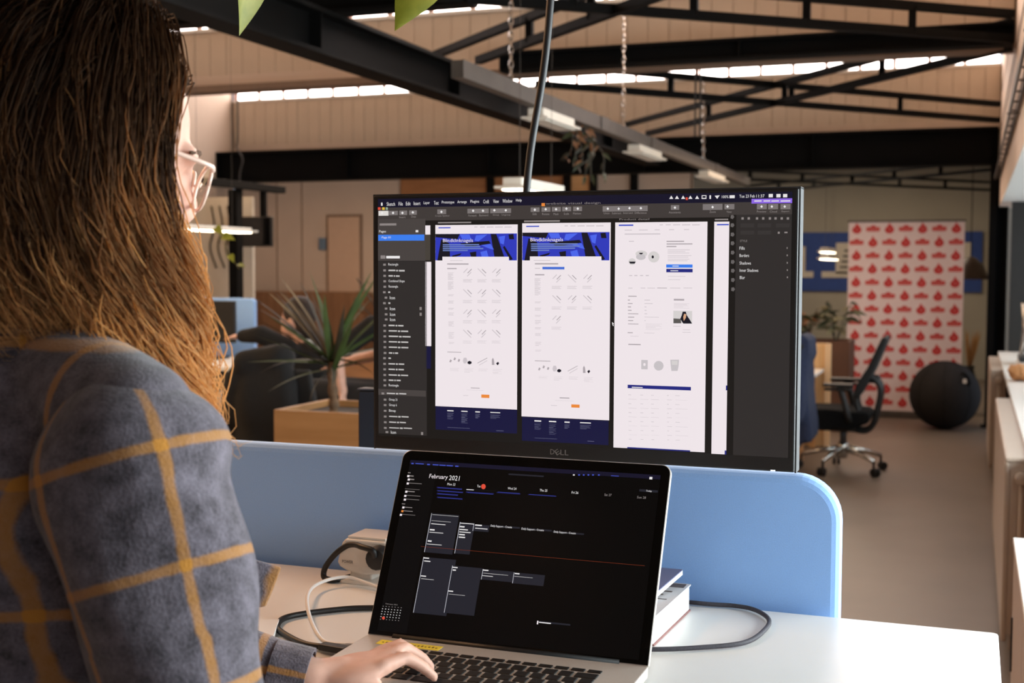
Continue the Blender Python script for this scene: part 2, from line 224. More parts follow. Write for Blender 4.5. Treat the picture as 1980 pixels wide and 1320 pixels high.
# ------------------------------------------------------------------ screen layouts (millimetres on the display)
MON_R = {
 ('m', 1): "0 0 597 12.2",
 ('c', 1): "0 12.2 597 31",
 ('k', 1): "0 31 597 336",
 ('l', 2): "1 16.8 17.1 23.6",
 ('e', 2): "17.8 17 32.1 23,34.6 16.8 47.1 23.1,50.3 16.7 62.4 22.9,94.7 15.8 108.5 22.4,141.4 15.6 174 22,176.3 15.7 207.7 22.1,236.9 15.1 250 21.1,253 15 266 21,268.2 14.9 281.2 20.9,283.3 14.8 296.2 20.8,299.1 14.7 311.9 20.7,341.4 14.7 404.6 21.9,436.5 14.6 447.9 20.8,479.8 13.9 506.2 21.5,508.8 14.3 521.9 21,551.5 14.8 564.4 21.5,566.2 15 579 21.7,582.2 15.3 594.9 21.9",
 ('o', 3): "252.9 9.4 257.9 13.6,163.3 270.9 175.7 275.5,298.2 279.3 310.3 283.6",
 ('t', 3): "478.2 2.6 484.5 7.3,488.6 2.8 490.7 7.4,515.3 3.2 522.2 6.9,566.6 2.4 572 6.7,576.6 2.6 582 6.9,585.2 2.7 590.6 7,60.6 44.2 64.7 47.2,110.4 294.8 120.2 296.2,132.4 294.7 142.1 296.1,154.1 294.6 161.3 296.1,177.2 294.6 192.3 295.7,243.9 303.1 254 304.8,265.5 303 276.2 304.6,288.4 302.9 296 304.6,311 302.8 326.8 304.1",
 ('m', 4): "479.2 3.5 483.5 6",
 ('v', 3): "544.3 8.2 597 14.2",
 ('t', 4): "548 10.2 557.5 11.7,560.1 10.4 568.8 11.8,570.1 10.6 580.1 12,582.1 10.7 594.7 12.2,13.5 80.1 35.3 83.7,439.6 92.9 448.1 93.9,436.9 99 447.5 100,384.8 252.7 400 253.8",
 ('g', 2): "0 28.5 75.9 86.9",
 ('d', 2): "0 87.1 78.1 332.4",
 ('b', 3): "0.5 50.4 74.3 58.8,431 91.3 467 95.5",
 ('s', 3): "2.9 34.4 29.8 37.5,4.2 79.4 11.8 84.1,95.7 33.3 147.3 35.2,227.2 32.4 279.9 34.6,496.2 32.9 514 34.7",
 ('g', 3): "0 268.8 76.6 277.3",
 ('s', 4): "8.5 91.1 12.8 94,8.6 99.1 12.9 102.1,8.7 106.8 12.9 109.7,8.8 114.5 13 117.4,8.9 122.2 13.1 125.1,8.1 130 12.3 132.8,10.7 137.6 14.9 140.5,8.2 145.4 12.5 148.3,10.9 153.1 15.1 155.9,10.9 161.1 15.2 164,11 168.5 15.3 171.3,8.6 177 12.8 179.9,8.7 184.7 12.9 187.6,8.7 192.5 13 195.3,8.8 200.2 13.1 203,8.9 207.9 13.1 210.8,9 216 13.2 218.9,8.2 223.4 12.5 226.3,8.3 231.5 12.5 234.4,8.4 239.3 12.6 242.1,8.5 247.4 12.7 250.2,8.5 254.8 12.8 257.6,8.6 262.2 12.9 265,5.3 273.8 9.6 276.6,8.8 282.5 13.1 285.3,8.9 290.3 13.2 293.1,9 298.5 13.2 301.2,9.1 306.6 13.3 309.4,9.1 314.8 13.4 317.5,9.2 322.9 13.5 325.7,11.8 328.7 16.1 331.5,66.8 151.5 70.2 155.8,66.9 159.5 70.2 163.8,68.9 327.4 72.3 331.6",
 ('M', 4): "17 99.5 28 101.6,29.3 99.7 32.4 101.9,33.8 99.8 43.1 102,17.1 107.2 24.2 109.3,25.5 107.3 27.6 109.5,28.9 107.4 34.9 109.5,16.5 130.2 19.7 132.4,16.7 145.6 19.9 147.8,17 177.2 26.9 179.2,28.3 177.3 31.1 179.4,32.4 177.3 40.9 179.3,17.1 184.9 30.5 186.8,31.9 185 35.7 187.1,37 185 48.5 187,17.2 192.6 32.4 194.5,33.7 192.7 38.1 194.8,39.4 192.7 52.3 194.6,17.3 200.4 30.7 202.2,32 200.4 35.9 202.5,37.2 200.4 48.6 202.3,17.3 208.1 30.8 209.9,32.1 208.1 36 210.2,37.3 208.1 48.7 210,17.4 216.2 23.1 218.2,24.4 216.2 26.1 218.3,27.4 216.2 32.3 218.2,16.7 223.6 20.6 225.7,16.7 231.7 27.4 233.5,28.7 231.6 31.8 233.7,33.1 231.6 42.1 233.5,16.8 239.4 27.1 241.3,28.4 239.3 31.4 241.4,32.7 239.3 41.5 241.2,16.9 247.5 30.4 249.3,31.7 247.4 35.6 249.5,36.9 247.4 48.3 249.2,17 254.9 24.8 256.8,26.1 254.8 28.4 256.9,29.7 254.8 36.4 256.7,13.8 273.8 27.3 275.5,28.6 273.7 32.5 275.7,33.8 273.6 45.3 275.3,17.5 306.6 31 308.2,32.3 306.3 36.2 308.4,37.5 306.2 49 307.9,17.6 314.7 29 316.4,30.3 314.5 33.6 316.5,34.9 314.4 44.6 316.1,17.7 322.9 33.7 324.3,35 322.5 39.6 324.5,40.9 322.4 54.4 323.9",
 ('w', 2): "75.7 37.9 83.7 50.5,75.5 88.4 85.2 206,91.7 37.6 217.7 289.8,224.5 36.2 353.1 298.7,359.4 36.3 486.4 334.6,495.5 36.5 516.3 335.9",
 ('p', 2): "75.5 50.8 83.7 86.2",
 ('n', 2): "76.4 206.6 84.7 237.6,92 290.1 217.8 322.8,225.3 299.4 352.2 332",
 ('h', 3): "91.8 49.8 216.7 86.3,224.8 48.8 351.5 86.1",
 ('w', 5): "102.8 81.3 204.8 87.4,236.1 80.9 340.2 87.1",
 ('u', 6): "103.4 64 159.6 65.6,103.4 66.7 161.2 68.2,103.5 69.3 166 70.9,103.5 72 142.2 73.5,237.7 63.4 306 65.1,237.8 66.3 309 68,237.8 69.1 302.3 70.8,237.8 72 264.6 73.6",
 ('i', 3): "96.6 40.5 115.3 42.1,230.4 39.6 249.6 41.3,364.5 39.1 384.9 41,499.1 39.5 514.9 41.3",
 ('a', 3): "152.1 40 156.9 41.2,160.8 40.1 168 41.3,171.1 40.2 181.4 41.4,183.7 40.3 195.5 41.5,197.8 40.4 208.7 41.6,286.8 39.6 291.5 40.8,295.4 39.7 302.5 40.9,305.7 39.8 315.9 41,318.2 39.9 329.9 41.1,332.2 40 343 41.2,421.4 39.4 426 40.5,429.8 39.4 436.7 40.5,439.8 39.5 449.7 40.6,451.9 39.6 463.3 40.8,465.6 39.7 476.1 40.9,111.2 103.4 120.1 104,111.2 104.9 118.8 105.6,111.2 106.4 119.7 107.1,111.3 107.9 116.6 108.6,111.3 109.4 120.2 110.1,111.3 110.9 118.9 111.6,111.3 112.4 119.8 113.1,111.4 115.6 120.3 116.2,111.4 117.1 119 117.8,111.4 118.6 119.9 119.3,111.4 120.1 116.8 120.8,111.4 121.6 120.4 122.3,111.5 123.1 119 123.8,111.5 124.6 119.9 125.3,111.5 126.2 116.9 126.8,111.6 133.6 120.5 134.2,111.6 135.1 119.2 135.7,111.7 142.2 120.6 142.8,111.7 143.7 119.3 144.3,111.7 145.2 120.2 145.8,111.8 152.3 120.8 152.9,111.9 153.8 119.4 154.4,111.9 158.8 120.8 159.3,111.9 160.3 119.5 160.9,112 161.8 120.4 162.4,112.1 171 121 171.6,112.1 172.5 119.7 173.1,112.1 174 120.6 174.6,112.1 175.5 117.5 176.2,112.2 177.1 121.1 177.6,112.3 186.1 121.2 186.7,112.3 187.7 119.9 188.2,112.3 189.2 120.8 189.7,112.3 190.7 117.7 191.3,112.4 192.2 121.3 192.7,112.4 193.7 120 194.3,112.5 199.9 121.4 200.4,112.5 201.4 120.1 201.9,134.7 112.5 149.1 113.2,134.7 114.1 147 114.7,134.8 115.7 148.5 116.3,156.9 112.4 171.2 113,157 114 169.1 114.6,157 115.5 170.6 116.1,179 112.2 193.1 112.8,179 113.8 191 114.4,179 115.4 192.5 116,134.7 141.2 149.1 141.7,134.7 142.8 147 143.3,134.7 144.3 148.5 144.9,156.9 140.9 171.3 141.4,157 142.5 169.1 143,157 144 170.6 144.6,179 140.6 193.2 141.1,179 142.2 191.1 142.7,179 143.7 192.5 144.3,134.7 169.1 149.1 169.6,134.7 170.7 147 171.2,134.7 172.3 148.5 172.8,156.9 168.7 171.3 169.2,157 170.3 169.1 170.8,157 171.9 170.6 172.3,179 168.3 193.2 168.8,179 169.9 191.1 170.4,179 171.5 192.5 171.9,134.7 197.2 149.1 197.5,134.7 198.7 147 199.1,134.7 200.3 148.4 200.7,156.9 196.6 171.3 197,157 198.2 169.1 198.6,157 199.8 170.6 200.1,179 196.1 193.2 196.4,179 197.6 191.1 198.1,179.1 199.2 192.6 199.6,114.6 235.9 129.1 236.2,114.6 237.5 127 237.8,114.6 239.1 128.5 239.4,136.8 235.7 151.3 236,136.8 237.3 149.1 237.6,136.8 238.9 150.6 239.2,136.9 240.5 145.6 240.9,158.8 235.5 173.2 235.8,158.9 237.1 171.1 237.4,158.9 238.7 172.5 238.9,180.7 235.3 194.9 235.6,180.7 236.9 192.8 237.2,180.8 238.5 194.3 238.7,180.8 240 189.3 240.5,180.8 241.6 195 241.8,140.8 265.3 166.5 265.6,135.3 273 143.4 273.6,243.6 96.4 251.3 97.5,243.1 110.4 252.3 111,243.1 111.8 250.9 112.5,243.1 113.3 251.9 113.9,243.2 114.8 248.7 115.4,243.2 116.3 252.4 116.9,243.2 117.7 251 118.4,243.2 119.2 252 119.8,243.3 120.7 248.8 121.3,243.3 122.3 252.5 122.9,243.3 123.7 251.1 124.4,243.3 125.2 252.1 125.8,243.4 126.7 248.9 127.3,243.4 128.2 252.6 128.8,243.4 129.6 251.2 130.2,243.4 131.1 252.2 131.7,243.4 132.6 249 133.2,243.6 141.9 252.8 142.5,243.6 143.4 251.5 143.9,243.7 150.3 253 150.9,243.8 151.8 251.6 152.3,243.8 153.2 252.6 153.8,243.9 160.1 253.1 160.6,243.9 161.6 251.8 162.1,244 167.1 253.2 167.7,244 168.6 251.9 169.1,244.1 170.1 252.8 170.6,244.1 171.5 249.6 172.1,244.2 176.9 253.4 177.5,244.2 178.4 252.1 179,244.3 184.7 253.5 185.2,244.3 186.1 252.2 186.7,244.4 187.6 253.1 188.1,244.5 196.6 253.7 197.1,244.5 198.1 252.4 198.6,244.6 199.6 253.3 200,244.6 201 250.1 201.6,244.7 207.2 253.9 207.6,244.7 208.6 252.6 209.1,268.5 120.6 282.9 121.2,268.5 122.2 280.8 122.8,268.5 123.7 282.2 124.3,291 120.4 305.3 121,291.1 122 303.2 122.5,291.1 123.5 304.7 124.1,313.4 120.2 327.5 120.8,313.4 121.8 325.5 122.3,313.4 123.3 326.9 123.8,268.5 148.5 282.9 149,268.5 150.1 280.8 150.6,268.6 151.6 282.3 152.1,291.1 148.2 305.4 148.7,291.1 149.7 303.3 150.2,291.1 151.2 304.7 151.7,313.4 147.9 327.6 148.3,313.5 149.4 325.5 149.9,313.5 150.9 327 151.4,268.5 175.7 283 176.2,268.5 177.3 280.8 177.7,268.6 178.8 282.3 179.2,249.9 242.9 263.7 243.1,249.9 244.4 261.7 244.7,249.9 246 263.1 246.2,272.2 242.6 285.9 242.8,272.2 244.2 283.9 244.5,272.3 245.7 285.3 245.9,272.3 247.2 280.5 247.6,294.3 242.3 307.9 242.6,294.4 243.9 305.9 244.2,294.4 245.4 307.3 245.7,316.3 242.1 329.7 242.3,316.3 243.6 327.7 243.9,316.3 245.1 329.1 245.4,316.3 246.7 324.4 247.1,316.4 248.2 329.8 248.4,274.2 274.7 302.2 275,268.2 281.6 277.4 282.3,372.7 46 382.8 47,392.9 46 405.1 47,414.4 45.9 421.6 46.9,434.3 45.8 441.4 46.8,454.7 45.8 461.8 46.8,372.8 51 422.4 52.4,378.8 60.6 386 61.7,379.7 105.4 384 106.7,386.9 105.3 391.3 106.7,394.8 105.3 399.2 106.6,402.8 105.2 407.1 106.6,432.8 72.1 463 72.9,432.8 74.2 456.8 74.9,432.8 76.2 462.4 76.9,432.9 79.5 465.3 80.2,433 81.5 461.2 82.2,433 84.2 462.6 84.9,433.1 86.2 459.9 86.9,433.5 106.4 457.5 107,433.6 110.8 450.6 111.4,378.5 122.1 384.4 123,395.9 121.9 402.4 122.8,405.3 121.9 416 122.7,436.6 121.6 450.8 122.4,455 121.4 466.9 122.2,401.3 137.6 409.2 138.5,401.4 142.1 412.9 142.9,401.5 146.6 404.3 147.5,401.5 151 404.4 151.9,401.6 155.5 405.3 156.4,401.7 160 421.8 160.6,401.8 164.5 403.3 165.4,403.4 168.9 426.3 169.2,403.4 170.4 422.9 170.7,403.4 171.9 425.2 172.2,403.4 173.4 417.2 173.8,403.5 174.9 426.4 175.1,403.5 176.4 423 176.7,401.4 180.9 415.8 181.4,382 185.5 393.6 186,442 141.9 463.2 142.3,442.1 143.3 460.1 143.8,442.1 144.8 462.2 145.1,442.1 146.2 454.9 146.6,442.2 147.6 463.3 147.9,441.3 171.2 451.9 171.9,454.8 175.7 464.6 176.3,454.2 179 465.4 179.6,379.9 263.1 384 263.8,396.6 262.8 400.7 263.5,411.8 262.6 415.6 263.2,434 262 436.2 262.8,445.3 261.9 451.3 262.5,380 269 391.7 269.4,396.7 268.7 408.3 269,411.9 268.4 422.7 268.8,434.1 267.9 440.5 268.4,445.5 267.7 462.4 267.9,380.1 274.9 384.2 275.6,396.8 274.6 400.9 275.2,412 274.3 415.8 274.9,434.2 273.7 436.5 274.4,445.6 273.6 451.6 274.1,380.2 280.8 391.9 281.2,397 280.5 408.5 280.8,412.1 280.1 422.9 280.5,434.3 279.5 440.8 280.1,445.7 279.4 462.7 279.7,380.4 286.7 384.5 287.4,397.1 286.3 401.2 287,412.3 286 416 286.7,434.5 285.4 436.7 286.1,445.8 285.2 451.8 285.7,380.5 292.6 392.1 292.9,397.2 292.2 408.8 292.5,412.4 291.9 423.2 292.2,434.6 291.2 441 291.7,446 291 463 291.1,380.6 298.6 384.7 299.2,397.3 298.1 401.4 298.7,412.5 297.7 416.3 298.4,434.7 297 437 297.7,446.1 296.8 452.1 297.4,380.7 304.5 392.4 304.7,397.4 304 409 304.3,412.6 303.6 423.4 303.9,434.8 302.9 441.3 303.4,446.2 302.7 463.2 303,380.8 310.4 384.9 311,397.6 309.9 401.6 310.5,412.7 309.5 416.5 310.1,435 308.7 437.2 309.4,446.4 308.5 452.3 309,380.9 316.3 392.6 316.5,397.7 315.8 409.3 316,412.9 315.4 423.7 315.6,435.1 314.6 441.5 315.1,446.5 314.3 463.5 314.6,381.1 322.2 385.2 322.8,397.8 321.7 401.9 322.3,413 321.2 416.8 321.9,435.2 320.4 437.5 321.1,446.6 320.2 452.6 320.7",
 ('a', 6): "115 86.3 134.4 87,241.9 85.9 266.4 86.7",
 ('q', 3): "110.2 90.5 143.3 92.2,110.3 96.9 124.9 98.4,110.6 213.1 132.1 214,147.2 261.9 160.8 262.9,243.5 89.9 277.9 91.7,243.8 104.8 257.6 106.4,244.1 221.6 267.2 222.5,281 270.5 295.4 271.8,431.1 60.7 455.1 62.2,431.2 64.1 466.4 65.5,431.2 67.4 444.7 68.8,418.9 121.7 432.4 122.5,378.7 132.6 390.4 133.8,378.1 137.7 381 138.9,378.2 142.2 384.8 143.3,378.3 146.7 382.7 147.9,378.4 151.2 383.5 152.3,378.5 155.7 393 156.7,378.6 160.2 387.3 161.3,378.7 164.7 385.9 165.8,378.7 169.2 393.3 170.1,378.2 180.7 385.5 181.8,379.3 196 396.7 197.4,441.9 135.9 456.1 138.1",
 ('f', 3): "110.5 298.8 120.3 299.1,110.5 300.4 118.8 300.7,110.5 302 119.8 302.3,110.5 303.6 116.4 304,110.6 305.2 120.3 305.4,110.6 306.8 118.9 307.1,132.4 298.7 142.1 299,132.4 300.3 140.7 300.6,132.5 301.9 141.7 302.2,132.5 303.5 138.3 303.9,132.5 305 142.2 305.3,132.5 306.6 140.8 307,132.5 308.2 141.7 308.5,132.6 309.8 138.4 310.3,132.6 311.4 142.3 311.7,154.1 298.6 161.3 299,154.2 300.2 160.3 300.6,154.2 301.8 161 302.2,154.2 303.3 158.5 303.9,177.3 298.5 192.3 298.8,177.3 300.1 190.1 300.4,177.3 301.6 191.6 301.9,177.3 303.2 186.4 303.5,110.7 318.8 145.6 319.1,186.3 319.8 197.4 320.3,244 307.4 254 307.6,244 308.9 252.6 309.2,244.1 310.5 253.6 310.7,244.1 312 250.1 312.4,244.1 313.6 254.1 313.8,244.1 315.1 252.7 315.4,265.6 307.2 276.3 307.4,265.6 308.8 274.7 309,265.6 310.3 275.8 310.5,265.6 311.9 272.1 312.3,265.7 313.4 276.4 313.6,265.7 315 274.8 315.2,265.7 316.5 275.9 316.7,265.7 318.1 272.2 318.5,265.8 319.6 276.5 319.8,265.8 321.2 274.9 321.4,288.4 307.1 296 307.4,288.5 308.6 294.9 309,288.5 310.2 295.7 310.5,288.5 311.7 293.1 312.2,311.1 306.9 326.8 307.2,311.1 308.5 324.5 308.8,311.2 310 326.1 310.3,311.2 311.5 320.6 311.8,244.3 327.2 277.4 327.5,322 327.7 331.7 328.2",
 ('B', 3): "254.7 94.9 287 98.3",
 ('V', 3): "431.2 97 467.2 101.5,378.9 250.1 466.7 254.7,379.1 333 466.7 334.7,513.9 246.5 516.8 252.8,513.4 330.7 515.6 336",
 ('S', 3): "441.5 151.4 467.2 167.3",
 ('L', 3): "397.8 216.7 406.8 229",
 ('S', 4): "440.1 216.8 448 222",
 ('d', 4): "515.6 28.1 597 336",
 ('k', 5): "515.6 28.1 524.7 336",
 ('s', 6): "531.5 31.3 534.6 34.2,539.6 31.3 542.7 34.3,550.4 31.5 553.5 34.4,558.5 31.5 561.5 34.5,567.2 31.6 570.2 34.6,574.5 31.7 577.5 34.6,582.5 31.8 585.5 34.7,590.4 31.9 593.4 34.8,579.1 49.9 581.8 52.5,587.7 50 591.7 51.9,590.9 69.3 592.2 71.5,591.1 78.5 592.5 80.7,591.3 87.9 592.7 90.1,591.6 97 592.9 99.2,591.8 106.1 593.2 108.3",
 ('D', 5): "530.5 39.1 548.2 44.2,552.8 39.3 570.3 44.3,576.8 39.5 594.2 44.5,530.7 48.3 548.4 53.3,553 48.4 570.5 53.4",
}
MON_T = [
 ('Sketch',14.4,4.9,13.4,5.1,'t',5),
 ('File',33.6,4.8,6.7,5.08,'t',5),
 ('Edit',45.2,4.7,7.5,5.07,'t',5),
 ('Insert',57.6,4.5,10.7,5.05,'t',5),
 ('Layer',73.3,4.4,9.8,5.04,'t',5),
 ('Text',89.6,4.3,7.3,5.02,'t',5),
 ('Prototype',101.8,4.1,19.4,5.01,'t',5),
 ('Arrange',126,3.9,14.4,4.99,'t',5),
 ('Plugins',146,3.7,13.5,4.97,'t',5),
 ('Craft',165.8,3.6,8.7,4.95,'t',5),
 ('View',180.8,3.4,8.6,4.93,'t',5),
 ('Window',194.9,3.3,14.8,4.92,'t',5),
 ('Help',215.1,3.1,8.5,4.9,'t',5),
 ('Insert',34.6,24.5,10,2.9,'s',5),
 ('Data',53.7,23.9,7.4,2.89,'s',5),
 ('Create Symbol',91.5,23.6,21.9,2.87,'s',5),
 ('Forward',143.1,23.5,11.9,2.84,'s',5),
 ('Backward',159.8,23.3,13.4,2.83,'s',5),
 ('Group',180.3,23.2,9.4,2.82,'s',5),
 ('Ungroup',193.7,23.3,13.3,2.81,'s',5),
 ('Edit',240.1,22.4,6.1,2.79,'s',5),
 ('Rotate',253.9,22.6,10.7,2.78,'s',5),
 ('Mask',270.6,22.8,7.6,2.77,'s',5),
 ('Scale',285.7,22.6,7.5,2.76,'s',5),
 ('Flatten',299.2,22.4,11.2,2.75,'s',5),
 ('Union',343,22.6,8.1,2.73,'s',5),
 ('Subtract',354.7,22.7,13.1,2.72,'s',5),
 ('Intersect',370.7,22.5,13.8,2.71,'s',5),
 ('Difference',386.7,22.7,16.5,2.7,'s',5),
 ('Assistants',433.8,22.6,16.2,2.68,'s',5),
 ('Zoom',489,22.6,8.3,2.64,'s',5),
 ('View',511.7,22.8,6.8,2.63,'s',5),
 ('Preview',551.7,23,12.1,2.61,'s',5),
 ('Cloud',568.4,23.2,9.3,2.6,'s',5),
 ('Export',583.7,23.4,9.9,2.59,'s',5),
 ('website visual design',259,8.8,79.3,3.47,'s',5),
 ('100%',505.1,3.2,8.9,3.62,'t',5),
 ('Tue 23 Feb',528.3,2.7,20.3,3.93,'t',5),
 ('11:37',550.5,2.8,10.7,3.91,'t',5),
 ('Pages',2.1,43.9,11,4.39,'t',5),
 ('Page 01',6.4,52.7,14.3,3.66,'t',5),
 ('Rectangle',16.9,90.3,15.9,4.39,'t',5),
 ('Combined Shape',17.2,113.7,25.9,4.39,'t',5),
 ('Rectangle',17.3,121.4,15.1,4.39,'t',5),
 ('Icon',19.1,136.8,8.4,4.4,'t',5),
 ('Icon',19.3,152.2,8.4,4.4,'t',5),
 ('Icon',19.4,160.3,8.4,4.4,'t',5),
 ('Icon',19.4,167.6,8.4,4.4,'t',5),
 ('Rectangle',17.1,261.2,16,4.43,'t',5),
 ('Group 21',17.3,281.5,13.5,4.43,'t',5),
 ('Group 6',17.4,289.2,12.6,4.43,'t',5),
 ('Bitmap',17.4,297.4,11,4.44,'t',5),
 ('Icon',20.3,327.6,8.4,4.44,'t',5),
 ('Blindklinknagels',103.7,56.5,46.6,6.1,'w',6),
 ('Blindklinknagels',236.8,55.9,48,6.29,'w',6),
 ('Product detail',365.1,31.1,41.9,2.38,'s',3),
 ('STYLE',530,60,9.5,2.63,'s',6),
 ('Fills',529.5,68.5,6.8,3.94,'t',6),
 ('Borders',529.7,77.8,12.5,3.94,'t',6),
 ('Shadows',529.9,87.4,14.9,3.95,'t',6),
 ('Inner Shadows',530.2,96.6,24.4,3.95,'t',6),
 ('Blur',530.4,105.8,6.8,3.95,'t',6),
]
